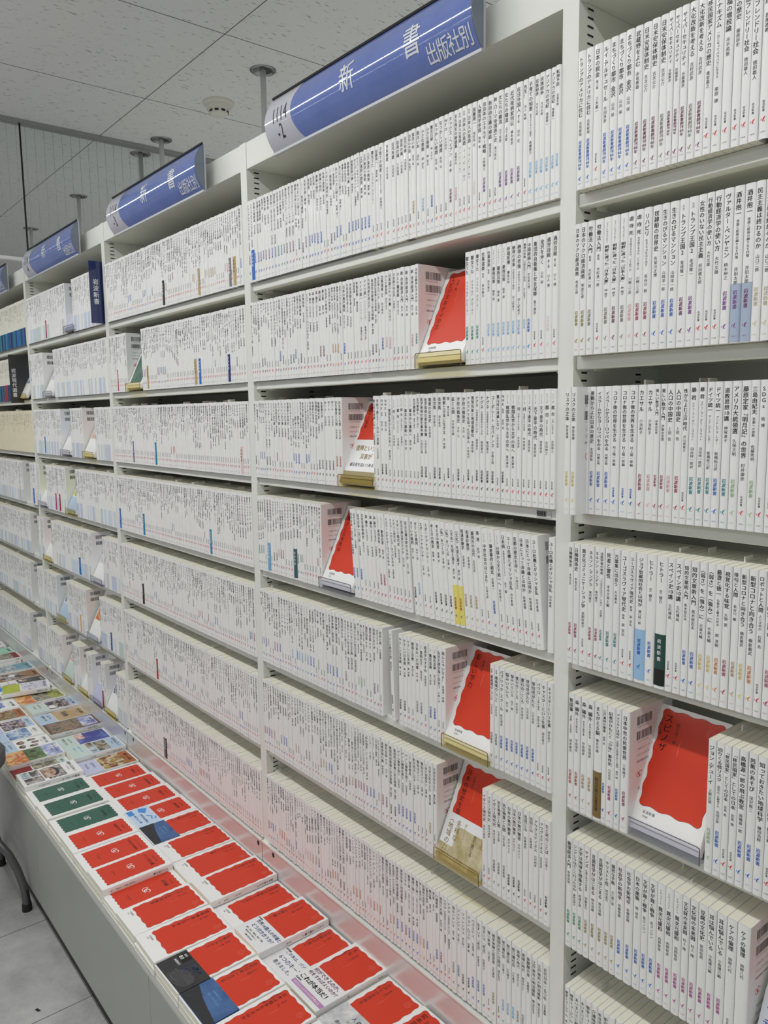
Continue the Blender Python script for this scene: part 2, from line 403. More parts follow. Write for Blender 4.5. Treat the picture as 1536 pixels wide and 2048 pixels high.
# ------------------------------------------------------------------ curved signs on the headers
blue_s = mat('sign_blue', (0.15, 0.21, 0.52), 0.07, coat=0.6)
noise_mix(blue_s, (0.140, 0.200, 0.50), (0.170, 0.235, 0.55), 14, 0.35, 0.7, 6)
lilac_s = mat('sign_lilac', (0.60, 0.60, 0.68), 0.08, coat=0.6)
sgrey = mat('sign_letters', (0.74, 0.77, 0.83), 0.2)
alu = mat('sign_aluminium', (0.55, 0.56, 0.58), 0.55, metal=0.2)
endm = mat('sign_end', (0.20, 0.24, 0.30), 0.35)
SZ0, SZ1 = 1.999, 2.100
def sign_y(z):
    s = (z - SZ0)/(SZ1-SZ0)*2-1
    return -0.028 - 0.022*(1-s*s)
def sign(k):
    x0 = -(k-1)*P + 0.193; L = 0.572
    t = thing('shelf_sign', 'curved glossy blue category sign numbered 1114-%d on the %s header' % (k, BAYN[k]), 'sign', (x0, 0, 0))
    n = 18; zs = np.linspace(SZ0, SZ1, n)
    split = lambda z: 0.098 + 0.020*((z-SZ0)/(SZ1-SZ0)-0.5)**2*4 - 0.005 + 0.006*0
    mb = MB()
    for a, b, m in ((lambda z: 0.0, split, lilac_s), (split, lambda z: L, blue_s)):
        v = []
        for z in zs: v += [(a(z), sign_y(z), z), (b(z), sign_y(z), z)]
        mb.add(v, [(2*i, 2*i+1, 2*i+3, 2*i+2) for i in range(n-1)], m, True)
    def fn(q): return np.stack([q[:, 0], sign_y(q[:, 1]) - 0.0006, q[:, 1]], 1)
    class Fine:                                                          # finer triangles so flat letters follow the curve
        def add(self, v, f, m):
            v = np.asarray(v); f = np.asarray(f)
            for _ in range(3):
                a, b, c = v[f[:, 0]], v[f[:, 1]], v[f[:, 2]]; ab, bc, ca = (a+b)/2, (b+c)/2, (c+a)/2
                v = np.concatenate([np.stack(t, 1).reshape(-1, 3) for t in ((a, ab, ca), (ab, b, bc), (ca, bc, c), (ab, bc, ca))]); f = np.arange(len(v)).reshape(-1, 3)
            mb.add(np.stack([v[:, 0], sign_y(v[:, 2]) - 0.0006, v[:, 2]], 1), f, m)
    fm = Fine()
    htext(fm, '1114', 0.026, 2.056, 0.040, ink('k'), fn, 0, 3, 1.0, sx=0.60)
    htext(fm, '-%d' % k, 0.036, 2.026, 0.036, ink('k'), fn, 0, 3, 1.0, sx=0.62)
    htext(fm, '新', 0.250, 2.053, 0.049, sgrey, fn, 2, 3, sx=0.9)
    htext(fm, '書', 0.420, 2.051, 0.049, sgrey, fn, 2, 3, sx=0.9)
    htext(fm, '出版社別', 0.470, 2.0195, 0.029, sgrey, fn, 2, 3, 0.94, sx=0.88)
    mb.build('curved_face', t)
    mb = MB()
    mb.box(-0.001, L+0.001, -0.0305, -0.0270, SZ1-0.0005, SZ1+0.0035, slot)
    mb.box(-0.002, L+0.002, -0.0270, -0.0230, SZ1, SZ1+0.004, alu)
    mb.box(-0.002, L+0.002, -0.0310, -0.0230, SZ0-0.0045, SZ0, alu)
    mb.box(0.0, L+0.0025, -0.0260, -0.0225, SZ0, SZ1, alu)
    mb.build('frame', t)
    for ex in (0.0, L):
        mb = MB(); pr = [(-0.0262, SZ0)] + [(sign_y(z)+0.0004, z) for z in zs] + [(-0.0262, SZ1)]
        mb.prism(pr, lambda p, h: (ex+h, p[0], p[1]), 0.0 if ex else -0.0012, 0.0012 if ex else 0.0, endm)
        mb.build('end_cap', t)
    mb = MB(); mb.box(0.1, L-0.1, -0.0225, 0.001, 2.022, 2.050, alu); mb.build('mount', t)
for k in (1, 2, 3, 4, 5): sign(k)

# ------------------------------------------------------------------ books: spine data  "title/subtitle/author"
B1 = {
1: (-0.012, [34.2,46.7,59.0,72.4,84.2,95.8,106.9,119.4,130.8,142.2,154.0,165.1,173.4,181.9,191.5,202.3,212.7,222.8,234.3,245.7,256.1,266.2,277.2,288.5,300,311,322,334], [
 'トランプのアメリカに住む//吉見俊哉|8b','トランプのアメリカに住む//吉見俊哉|8b','日本の税金/第三版/三木義一|S','ルイ・アルチュセール//市田良彦|8b','まちづくり都市 金沢//山出 保|8b','まちづくり都市 金沢//山出 保|8b','まちづくり都市 金沢//山出 保|8b',
 '武蔵野をよむ//赤坂憲雄|8p','日米安保体制史//吉次公介|8p','日米安保体制史//吉次公介|8p','日米安保体制史//吉次公介|8a','サイバーセキュリティ//谷脇康彦|8p','サイバーセキュリティ//谷脇康彦|8p','サイバーセキュリティ//谷脇康彦|8p','大化改新を考える//吉村武彦|8a','大化改新を考える//吉村武彦|8p',
 '移民国家アメリカの歴史//貴堂嘉之|S','アナキズム/一丸となってバラバラに生きろ/栗原 康|S','幸福の増税論//井手英策|S','給食の歴史//藤原辰史|S','認知症フレンドリー社会//徳田雄人|S','認知症フレンドリー社会//徳田雄人|S','百姓一揆//若尾政希|S','百姓一揆//若尾政希|8r#','百姓一揆//若尾政希|8r#','給食の歴史//藤原辰史|S','幸福の増税論//井手英策|S']),
2: (-0.012, [33.8,43.7,54.4,66.0,79.4,91.7,104.2,116.4,126.9,138.6,150.4,163.3,173.9,186.4,198.8,211.2,221.6,231.2,242.1,253.8,266.0,278.8,289.2,299.8,311,323,335], [
 '日本のマクロ経済政策//熊倉正修|Bo','日本のマクロ経済政策//熊倉正修|Bo','労働法入門/新版/水町勇一郎|Ba','労働法入門/新版/水町勇一郎|S','フォト・ドキュメンタリー> 朝鮮に渡った「日本人妻」//林 典子|Ba','フォト・ドキュメンタリー> 朝鮮に渡った「日本人妻」//林 典子|Bp','フォト・ドキュメンタリー> 朝鮮に渡った「日本人妻」//林 典子|Ba',
 '虐 待 死/なぜ起きるのか、どう防ぐか/川崎二三彦|Bi','虐 待 死/なぜ起きるのか、どう防ぐか/川崎二三彦|Bc','リハビリ/生きる力を引き出す/長谷川 幹|Bc','奴隷船の世界史//布留川正博|Bb','生きのびるマンション//山岡淳一郎|Bb','生きのびるマンション//山岡淳一郎|Bb','ルポ> トランプ王国2//金成隆一|Bp','ルポ> トランプ王国2//金成隆一|Bv',
 '女性のいない民主主義//前田健太郎|S','行動経済学の使い方//大竹文雄|S','行動経済学の使い方//大竹文雄|S','ヴァルター・ベンヤミン//柿木伸之|Bv','酒井抱一/俳諧と絵画の織りなす抒情/井田太郎|Bv~','酒井抱一/俳諧と絵画の織りなす抒情/井田太郎|Bp~','民主主義は終わるのか//山口二郎|Bf','民主主義は終わるのか//山口二郎|Bf','女性のいない民主主義//前田健太郎|S','奴隷船の世界史//布留川正博|Bb','リハビリ/生きる力を引き出す/長谷川 幹|Bc']),
3: (-0.010, [51.8,61.8,72.0,84.6,96.4,109.9,123.6,135.6,147.9,160.4,168.2,177.2,187.9,198.5,207.6,219.0,229.0,238.9,249.2,259.6,270.6,282.1,292.3,302.6,314,326,338], [
 '景観からよむ日本の歴史//金田章裕|Bb','景観からよむ日本の歴史//金田章裕|Bb','イスラームからヨーロッパをみる//内藤正典|Bb','イスラームからヨーロッパをみる//内藤正典|Bb','コロナ後の世界を生きる//村上陽一郎編|Mb','コロナ後の世界を生きる//村上陽一郎編|Mb','コロナ後の世界を生きる//村上陽一郎編|Mb','カエサル//小池和子|Bc','カエサル//小池和子|Bi',
 '美しい数学入門//伊藤由佳理|Bc','美しい数学入門//伊藤由佳理|Bc','人口の中国史//上田 信|Bi','人口の中国史//上田 信|Bc','性からよむ江戸時代//沢山美果子|S','暴 君/スティーブン・グリーンブラット/河合祥一郎訳|Bt','暴 君/スティーブン・グリーンブラット/河合祥一郎訳|Bt','ドイツ統一/アンドレアス・レダー/板橋拓己訳|Bt','ドイツ統一/アンドレアス・レダー/板橋拓己訳|Bb',
 '道教思想10講//神塚淑子|Bt','アメリカ大統領選//久保文明|Be','藤原定家『明月記』の世界//村井康彦|S','三島由紀夫/悲劇への欲動/佐藤秀明|Be','SDGs//南 博|S','SDGs//南 博|S','アメリカ大統領選//久保文明|Be','道教思想10講//神塚淑子|Bt']),
4: (-0.018, [36.2,45.3,55.7,70.9,80.3,89.4,97.2,111.0,120.9,135.4,144.5,160.7,174.6,190.2,201.0,211.9,221.5,232.4,242.6,253.1,263.5,273.7,283.2,293.2,304.1,313.7,324.1,335,346], [
 '日韓関係史//木宮正史|Bc','日韓関係史//木宮正史|Bc','異文化コミュニケーション学//鳥飼玖美子|S','ネルソン・マンデラ//堀内隆行|Bc','ネルソン・マンデラ//堀内隆行|Bc','法医学者の使命/「人の死を生かす」ために/吉田謙一|Bt','死者と霊性//末木文美士編|Bt','万葉集に出会う//大谷雅夫|Bt','ユーゴスラヴィア現代史/新版/柴 宜弘|S','ユーゴスラヴィア現代史/新版/柴 宜弘|S',
 'ジョブ型雇用社会とは何か//濱口桂一郎|Bb@l','ヒトラー//芝 健介|Bb','ヒトラー//芝 健介|Bw@G','スペイン史10講//立石博高|S','スペイン史10講//立石博高|S','知的文章術入門//黒木登志夫|Bb','知的文章術入門//黒木登志夫|Bb','〈弱さ〉を〈強み〉に//天畠大輔|By','〈弱さ〉を〈強み〉に//天畠大輔|By','最澄と徳一/仏教史上最大の対決/師 茂樹|Bn','視覚化する味覚//久野 愛|Bc','俳句と人間//長谷川 櫂|Bd',
 '新型コロナと向き合う//横倉義武|By','新型コロナと向き合う//横倉義武|Bn','ロボットと人間/人とは何か/石黒 浩|S','視覚化する味覚//久野 愛|Bc','俳句と人間//長谷川 櫂|Bd','スペイン史10講//立石博高|S']),
5: (-0.016, [39.4,50.1,60.7,72.6,83.8,97.3,105.0,118.4,127.2,140.7], [
 '曾国藩/「英雄」と中国史/岡本隆司|Bs','森 鷗外/学芸の散歩者/中島国彦|Bs','森 鷗外/学芸の散歩者/中島国彦|Bd','森 鷗外/学芸の散歩者/中島国彦|Bd','まちがえる脳//櫻井芳雄|Bk@H','江戸漢詩の情景//揖斐 高|Bb','記者がひもとく「少年」事件史//川名壮志|Bc','アメリカとは何か/自画像と世界観をめぐる相剋/渡辺 靖|Bb','日本中世の民衆世界//三枝暁子|Bc^']),
55: (-0.016, [251.2,261.8,272.4,281.1,290.7,301.3,312.7,324.3,334.5,345], [
 'ジョン・デューイ//上野正道|Be','迫りくる核リスク/〈核抑止〉を解体する/吉田文彦|Bb','「移民国家」としての日本//宮島 喬|S','「移民国家」としての日本//宮島 喬|S','高橋源一郎の飛ぶ教室//高橋源一郎|Bb','芭蕉のあそび//深沢眞二|Bb','知っておきたい地球科学//鎌田浩毅|Bb','知っておきたい地球科学//鎌田浩毅|S','芭蕉のあそび//深沢眞二|Bb']),
6: (-0.016, [39.5,50.8,60.7,71.5,82.0,94.5,106.5,116.5,126.2,139.6,153.3,165.7,176.5,189.0,201.0,213.0,225.4,235.8,247.0,259.9,271.3,284.2,297.4,314.2], [
 '循環経済入門//笹尾俊明|Bg','シンデレラはどこへ行ったのか//廣野由美子|Bg','文学は地球を想像する//結城正美|Bg','ケインズ/危機の時代の実践家/伊藤宣広|Bh','言語哲学がはじまる//野矢茂樹|Bh','言語哲学がはじまる//野矢茂樹|Bh','キリストと性//岡田温司|Bh','親密な手紙//大江健三郎|Bh','社会学の新地平//佐藤俊樹|Bb','社会学の新地平//佐藤俊樹|Bb','日本の建築//隈 研吾|Bb','文学が裁く戦争//金ヨンロン|Bb','文学が裁く戦争//金ヨンロン|Bb',
 'ドキュメント> 異次元緩和//西野智彦|Bm','ドキュメント> 異次元緩和//西野智彦|Bm','ドキュメント> 異次元緩和//西野智彦|Bm','文化財の未来図//村上 隆|Bm','文化財の未来図//村上 隆|Bm','豆腐の文化史//原田信男|Bm','耳は悩んでいる//小島博己編|Bm','耳は悩んでいる//小島博己編|Bm','ケアの倫理//岡野八代|S','ケアの倫理//岡野八代|S^']),
7: (-0.016, [41.0,49.6,59.0,69.2,79.0,89.5,99.9,109.3,120.3,129.7,141.5,153.9,167.4,179,190,201,213,224,235,246,258,269,280,291,303,314,326,338], [
 '戦争ミュージアム//梯 久美子|Bn','戦争ミュージアム//梯 久美子|Bn','あいまいさに耐える//佐藤 淳二|Bb','あいまいさに耐える//佐藤 淳二|Bb','戦争ミュージアム//梯 久美子|Bn','介護格差//結城康博|Bb','新自由主義と教育改革//髙田一宏|Bg','新自由主義と教育改革//髙田一宏|Bg','〈むなしさ〉の心理学//北山 修|Bc','頼山陽//揖斐 高|Bt','頼山陽//揖斐 高|Bt','ケアの倫理//岡野八代|S','日本の建築//隈 研吾|Bb','豆腐の文化史//原田信男|Bm','キリストと性//岡田温司|Bh','文化財の未来図//村上 隆|Bm','介護格差//結城康博|Bb','頼山陽//揖斐 高|Bt','社会学の新地平//佐藤俊樹|Bb','循環経済入門//笹尾俊明|Bg','親密な手紙//大江健三郎|Bh','耳は悩んでいる//小島博己編|Bm','ケインズ/危機の時代の実践家/伊藤宣広|Bh','文学が裁く戦争//金ヨンロン|Bb','戦争ミュージアム//梯 久美子|Bn','介護格差//結城康博|Bb','頼山陽//揖斐 高|Bt']),
}
R1R = ['日本財政//井手英策|S','近代秀歌//永田和宏|S','信長の城//千田嘉博|S','信長の城//千田嘉博|S','近代秀歌//永田和宏|S','百年の手紙//梯 久美子|S','面白い本//成毛 眞|Bd','面白い本//成毛 眞|S','小さな建築//隈 研吾|Bl','小さな建築//隈 研吾|S','震災日録//森 まゆみ|Bb','なつかしい時間//長田 弘|S','なつかしい時間//長田 弘|S','WTO//中川淳司|S','タックス・ヘイブン//志賀 櫻|Bp','まち再生の術語集//延藤安弘|Bi','実践> 日本人の英語//マーク・ピーターセン|S','実践> 日本人の英語//マーク・ピーターセン|S','実践> 日本人の英語//マーク・ピーターセン|S','加藤周一//海老坂 武|Bq','人類哲学序説//梅原 猛|S','自治体のエネルギー戦略//大野輝之|Bv','新自由主義の帰結//服部茂幸|S','新・ローマ帝国衰亡史//南川高志|S','女たちの韓流//山下英愛|Bv','女たちの韓流//山下英愛|Bv','近代発明家列伝//橋本毅彦|Bv','在日外国人/第三版/田中 宏|Bv','先生！//池上 彰編|S','子育ての知恵/幼児のための心理学/高橋惠子|Bl','民族紛争//月村太郎|Bl','民族紛争//月村太郎|Bl','アジア力の世紀//進藤榮一|Bl','アジア力の世紀//進藤榮一|Bl','転倒予防//武藤芳照|Bl']
R2L = ['仕事道楽/新版/鈴木敏夫|Bb','ひとり親家庭//赤石千衣子|Bi','日本語スケッチ帳//田中章夫|Bi','日本語の考古学//今野真二|S','ひとり親家庭//赤石千衣子|S','新・世界経済入門//西川 潤|S','新・世界経済入門//西川 潤|S','新・世界経済入門//西川 潤|Bi','日本は戦争をするのか//半田 滋|Bt^']
R2R = ['瞽女うた//ジェラルド・グローマー|Bt','瞽女うた//ジェラルド・グローマー|Bg','瞽女うた//ジェラルド・グローマー|Bt','仕事道楽/新版/鈴木敏夫|S','仕事道楽/新版/鈴木敏夫|Bl','ドキュメント> 豪雨災害//稲泉 連|Bl','ドキュメント> 豪雨災害//稲泉 連|Bl','ドキュメント> 豪雨災害//稲泉 連|Bl','移植医療//橳島次郎|Bl','納得の老後/日欧在宅ケア探訪/村上紀美子|Bl','納得の老後/日欧在宅ケア探訪/村上紀美子|Bl','納得の老後/日欧在宅ケア探訪/村上紀美子|Bl','中国絵画入門//宇佐美文理|Bb','集団的自衛権と安全保障//豊下楢彦|S','金沢を歩く//山出 保|S','過労自殺/第二版/川人 博|Bq','過労自殺/第二版/川人 博|S']
R3R = ['農山村は消滅しない//小田切徳美|S','学校で教えてくれない音楽//大友良英|S','NHK/新版/松田 浩|K','NHK/新版/松田 浩|K','シリーズ> 戦国乱世から太平の世へ//藤井讓治|S','シリーズ> 村/百姓たちの近世/水本邦彦|S','シリーズ> 都 市/江戸に生きる/吉田伸之|S','シリーズ> 都 市/江戸に生きる/吉田伸之|S','シリーズ> 幕末から維新へ//藤田 覚|S','シリーズ> 幕末から維新へ//藤田 覚|S','在日朝鮮人/歴史と現在/水野直樹|S','在日朝鮮人/歴史と現在/水野直樹|S','医学探偵の歴史事件簿//小長谷正明|K','医学探偵の歴史事件簿//小長谷正明|K','唱歌の社会史//永井隆則|S','袁世凱//岡本隆司|K','袁世凱//岡本隆司|K','朝鮮と日本に生きる//金 時鐘|S','桜//勝木俊雄|K','医と人間//井村裕夫編|S','学校の戦後史//木村 元|K','学校の戦後史//木村 元|S','アホウドリを追った日本人//平岡昭利|K','異常気象と地球温暖化//鬼頭昭雄|S','ナグネ/中国朝鮮族の友と日本/最相葉月|K','ナグネ/中国朝鮮族の友と日本/最相葉月|K','ナグネ/中国朝鮮族の友と日本/最相葉月|K','コーポレート・ガバナンス//花崎正晴|K','農山村は消滅しない//小田切徳美|S','NHK/新版/松田 浩|K','シリーズ> 戦国乱世から太平の世へ//藤井讓治|S','シリーズ> 戦国乱世から太平の世へ//藤井讓治|S','シリーズ> 村/百姓たちの近世/水本邦彦|S','シリーズ> 村/百姓たちの近世/水本邦彦|S','シリーズ> 天下泰平の時代//高埜利彦|S','シリーズ> 天下泰平の時代//高埜利彦|S','シリーズ> 天下泰平の時代//高埜利彦|S','シリーズ> 都 市/江戸に生きる/吉田伸之|S','シリーズ> 都 市/江戸に生きる/吉田伸之|S']
R4R = ['人間・始皇帝//鶴間和幸|Bt','人間・始皇帝//鶴間和幸|Bt','人間・始皇帝//鶴間和幸|S','ヒョウタン文化誌//湯浅浩史|S','ヒョウタン文化誌//湯浅浩史|S','昭和史のかたち//保阪正康|S','検証/安倍イズム/柿崎明二|Bb','生命保険とのつき合い方//出口治明|Bb','雇用身分社会//森岡孝二|K','雇用身分社会//森岡孝二|K',
 'ガリレオ裁判//田中一郎|K','ガリレオ裁判//田中一郎|Bl','スポーツアナウンサー//山本 浩|S','スポーツアナウンサー//山本 浩|S','考え方の教室//齋藤 孝|K','考え方の教室//齋藤 孝|K','〈私〉をつくる//安藤 宏|K','〈私〉をつくる//安藤 宏|K','〈文化〉を捉え直す//渡辺 靖|Bs@Y','〈文化〉を捉え直す//渡辺 靖|Bs@Y','和漢診療学//寺澤捷年|Bd','和漢診療学//寺澤捷年|Bd','蘇我氏の古代//吉村武彦|Bd','香 港//倉田 徹|S','シリーズ> 中世社会のはじまり//五味文彦|S','シリーズ> 鎌倉幕府と朝廷//近藤成一|Bb','シリーズ> 分裂から天下統一へ//村井章介|S','日本病/長期衰退のダイナミクス/金子 勝|S','ユーロ危機とギリシャ反乱//田中素香|S','京都の歴史を歩く//小林丈広|S','日本にとって沖縄とは何か//新崎盛暉|S','日本にとって沖縄とは何か//新崎盛暉|S','ユーロ危機とギリシャ反乱//田中素香|S^']
R5M = ['やさしい日本語//庵 功雄|K','やさしい日本語//庵 功雄|K','やさしい日本語//庵 功雄|S','戦国と宗教//神田千里|S','日本の一文30選//中村 明|Ba','ルポ> 貧困女子//飯島裕子|Ba','経済学のすすめ//佐和隆光|S','ルポ> 難民追跡//坂口裕彦|Bb','ルポ> 難民追跡//坂口裕彦|Bb','弘法大師空海と出会う//川崎一洋|S','読んじゃいなよ！//高橋源一郎編|S^']
R5R = ['密着> 最高裁のしごと//川名壮志|Ba','密着> 最高裁のしごと//川名壮志|Ba','パブリック・スクール//新井潤美|Bb','悩みいろいろ//金子 勝|Bb','悩みいろいろ//金子 勝|Bb','漱石のこころ//赤木昭夫|Bb','漱石のこころ//赤木昭夫|Bb','俳句世がたり//小沢信男|Bb','俳句世がたり//小沢信男|Bb','パウロ/十字架の使徒/青野太潮|S','キャスターという仕事//国谷裕子|S','キャスターという仕事//国谷裕子|S']
R6R = ['イギリス現代史//長谷川貴彦|S','イギリス現代史//長谷川貴彦|S','イギリス現代史//長谷川貴彦|Ba','抗生物質と人間//山本太郎|Ba','抗生物質と人間//山本太郎|Ba','日本の無戸籍者//井戸まさえ|K','日本の無戸籍者//井戸まさえ|K','日本の無戸籍者//井戸まさえ|K','出羽三山//岩鼻通明|S','出羽三山//岩鼻通明|S','アウグスティヌス//出村和彦|S','アウグスティヌス//出村和彦|S','生と死のことば//川合康三|K']
R6L = ['ゲノム編集を問う//石井哲也|Bb','ゲノム編集を問う//石井哲也|Bb','ゲノム編集を問う//石井哲也|Bb','ルポ> 保育格差//小林美希|Bb','町を住みこなす//大月敏雄|Bb','歌仙はすごい//辻原 登|S','歌仙はすごい//辻原 登|S','一茶の相続争い//高橋 敏|S','日本文化をよむ//藤田正勝|Bd','日本文化をよむ//藤田正勝|S^']
R7R = ['フィレンツェ//池上俊一|Bb','フィレンツェ//池上俊一|K','ジョン・ロック//加藤 節|K','ベラスケス//大髙保二郎|Bb','住まいで「老活」//安楽玲子|Bb','住まいで「老活」//安楽玲子|Bb','賢い患者//山口育子|S','戦争体験と経営者//立石泰則|Bo','戦国大名と分国法//清水克行|S','総介護社会//小竹雅子|Bl','総介護社会//小竹雅子|Bl','総介護社会//小竹雅子|Bl','異端の時代//森本あんり|Ba','異端の時代//森本あんり|Ba','後醍醐天皇//兵藤裕己|S','江戸東京の明治維新//横山百合子|S','江戸東京の明治維新//横山百合子|S','近代日本一五〇年//山本義隆|S']
POOL = sum([b[2] for b in B1.values()], []) + R1R + R2R + R3R + R5R + R6R + R6L + R7R
POOL = [p.split('|')[0] for p in POOL]
BANDS = {'l': ((0.36, 0.56, 0.80), 'pale blue'), 'G': ((0.025, 0.075, 0.062), 'dark green'), 'H': ((0.24, 0.155, 0.05), 'bronze'), 'Y': ((0.83, 0.74, 0.20), 'yellow'),
         'B': ((0.03, 0.16, 0.58), 'bright blue'), 'K': ((0.03, 0.03, 0.035), 'black'), 'T': ((0.52, 0.38, 0.17), 'tan'), 'S': ((0.18, 0.42, 0.66), 'sky blue'), 'D': ((0.05, 0.12, 0.15), 'dark teal'), 'A': ((0.22, 0.22, 0.24), 'dark grey'),
         'P': ((0.80, 0.62, 0.58), 'pale pink'), 'R': ((0.42, 0.03, 0.04), 'dark red'), 'N': ((0.03, 0.045, 0.20), 'navy'), 'C': ((0.02, 0.25, 0.42), 'deep teal blue'), 'O': ((0.70, 0.42, 0.06), 'orange'), 'M': ((0.42, 0.03, 0.19), 'magenta'), 'W': ((0.60, 0.64, 0.74), 'pale lilac')}
BH = 0.173; BD = 0.105

books = []     # every shelved paperback: dicts
def parse(s):
    a, st = s.split('|'); t, sub, au = (a.split('/') + ['', ''])[:3]
    back = st.endswith('^'); st = st.rstrip('^'); band = None
    if '@' in st: st, band = st.split('@')
    tint = st.endswith('~') or st.endswith('#'); tc = st[-1] if tint else None; st = st.rstrip('~#')
    pre = ''
    if '>' in t: pre, t = t.split('> ')
    return dict(pre=pre, title=t, sub=sub, au=au, st=st, band=band, back=back, tint=tc)
def put(bay, row, xl, xr, s, y, lean=0.0, h=BH, **kw):
    d = parse(s); d.update(bay=bay, row=row, x=(xl+xr)/2, t=xr-xl-0.0007, y=y, lean=lean, h=h, sx=kw.pop('special', None)); d.update(kw)
    books.append(d)
    return d
rs = random.Random(5)
def rstyle(mix):
    r = rs.random()
    for p, s in mix:
        if r < p: return s() if callable(s) else s
        r -= p
    return 'S'
def fill(bay, row, x0, x1, mix, y=-0.004, tavg=0.0105, last=None, lean=0.0, titles=None, first=0, specials=(), h=BH, kind=None, tj=0.25):
    """books side by side from x0 to x1"""
    if titles: n = len(titles); ts = [rs.uniform(1-tj, 1+tj) for _ in titles]
    else:
        n = max(1, int(round((x1-x0)/tavg))); ts = [rs.uniform(1-tj, 1+tj) for _ in range(n)]
    k = (x1-x0)/sum(ts); x = x0; sp = sorted(specials); run = None; left = 0; col = None
    for i in range(n):
        t = ts[i]*k
        if titles: s = titles[i]
        else:
            if left <= 0: run = rs.choice(POOL); left = rs.choice((1, 1, 2, 2, 3)); col = rstyle(mix)
            left -= 1
            s = run + '|' + col
            if i == n-1 and last: s += last
        kw = {}
        if sp and x + t/2 >= sp[0][0]:
            q = sp.pop(0); s = (run or rs.choice(POOL)) + '|' + q[1]; kw = dict(special=q[2], bandh=q[3] if len(q) > 3 else 0.068)
        put(bay, row, x, x+t, s, y + rs.uniform(-0.0008, 0.0008), lean, h + rs.uniform(-0.0006, 0.0004), kind=kind, **kw)
        x += t
C_ = lambda s: (lambda: 'B' + rs.choice(s))
MS = [(0.80, 'S'), (0.20, C_('bcatv'))]                       # mostly plain spines with red marks
MC = [(0.45, 'S'), (0.40, C_('btcvdal')), (0.15, 'K')]
MP = [(0.75, 'S'), (0.15, C_('qidf')), (0.10, C_('bc'))]

# bay 1 (nearest): every boundary read off
for r, (y, xs, ts) in B1.items():
    for i, s in enumerate(ts):
        put(1, 5 if r == 55 else r, xs[i]/1000, xs[i+1]/1000, s, y + rs.uniform(-0.0006, 0.0006), bandh=0.072)
put(1, 3, 0.0388, 0.0489, 'リスクの正体//神里達博|By', -0.034); put(1, 3, 0.0489, 0.0512, 'リスクの正体//神里達博|By', -0.034) if 0 else put(1, 3, 0.0490, 0.0594, 'リスクの正体//神里達博|By^', -0.034)
# bay 2
L2 = -P + PW + 0.0015
xr1 = [-382.1,-361.5,-349.3,-337.9,-326.7,-316.3,-306.7,-295.9,-283.4,-271.0,-260.7,-251.0,-238.0,-226.3,-216.5,-202.3,-195.0,-183.9,-173.0,-162.2,-151.6,-140.1,-128.7,-118.0,-107.0,-95.6,-83.5,-69.2,-59.8,-47.3,-38.1,-28.2,-18.0,-8.6,0.4]
fill(2, 1, L2, -0.3821, [(0.35, 'S'), (0.5, C_('blvtb')), (0.15, 'K')], specials=[(-0.846, 'Bw@B', 'bright blue')], tavg=0.0112)
xs_ = np.interp(np.linspace(0, len(xr1)-1, len(R1R)+1), range(len(xr1)), xr1)/1000
for i, s in enumerate(R1R): put(2, 1, xs_[i], xs_[i+1], s, -0.003 + rs.uniform(-0.001, 0.001))
fill(2, 2, L2, -0.395, [(0.55, 'S'), (0.35, C_('bpnlab')), (0.10, 'K')])
fill(2, 2, -0.395, -0.2935, MS, titles=R2L)
xr2 = [-184.8,-172.9,-160.7,-150.5,-136.4,-126.9,-117.1,-106.6,-97.0,-86.8,-77.1,-65.1,-58.0,-48.3,-34.9,-22.8,-10.8,0.4]
for i, s in enumerate(R2R): put(2, 2, xr2[i]/1000, xr2[i+1]/1000, s, -0.003 + rs.uniform(-0.0008, 0.0008))
fill(2, 3, L2, -0.5195, [(0.55, 'S'), (0.2, C_('rcb')), (0.25, 'K')], last='^')
fill(2, 3, -0.4235, 0.0004, MS, titles=R3R, tj=0.14)
fill(2, 4, L2, -0.6005, MC, last='^', specials=[(-0.822, 'Bw@S', 'sky blue'), (-0.705, 'Bw@D', 'dark teal')])
n1 = [-0.4885, -0.315]
fill(2, 4, n1[0], n1[1], [(0.5, 'S'), (0.5, C_('tbci'))], lean=0.075, tavg=0.0113)
fill(2, 4, -0.3090, -0.0165, MS, lean=0.088, titles=R4R[10-0:], tj=0.14)
put(2, 4, -0.0118, 0.0, 'ユーロ危機とギリシャ反乱//田中素香|Q', -0.003)
fill(2, 5, L2, -0.4040, [(0.40, 'S'), (0.50, C_('clbbvae')), (0.10, 'K')], tavg=0.0103)
put(2, 5, -0.3790, -0.3695, 'アメリカ政治の壁//渡辺将人|K', -0.003, 0.045)
fill(2, 5, -0.3565, -0.2305, MS, titles=R5M, tj=0.12)
fill(2, 5, -0.1265, 0.0004, MS, titles=R5R, tj=0.12)
fill(2, 6, L2, -0.364, [(0.35, 'S'), (0.60, C_('ddbbmac')), (0.05, 'K')])
fill(2, 6, -0.364, -0.2555, MS, titles=R6L, tj=0.1)
fill(2, 6, -0.1435, 0.0004, MS, titles=R6R, tj=0.12)
fill(2, 7, L2, -0.205, [(0.35, 'S'), (0.60, C_('ibbnacd')), (0.05, 'K')], tavg=0.0104)
fill(2, 7, -0.205, 0.0004, MS, titles=R7R, tj=0.12)
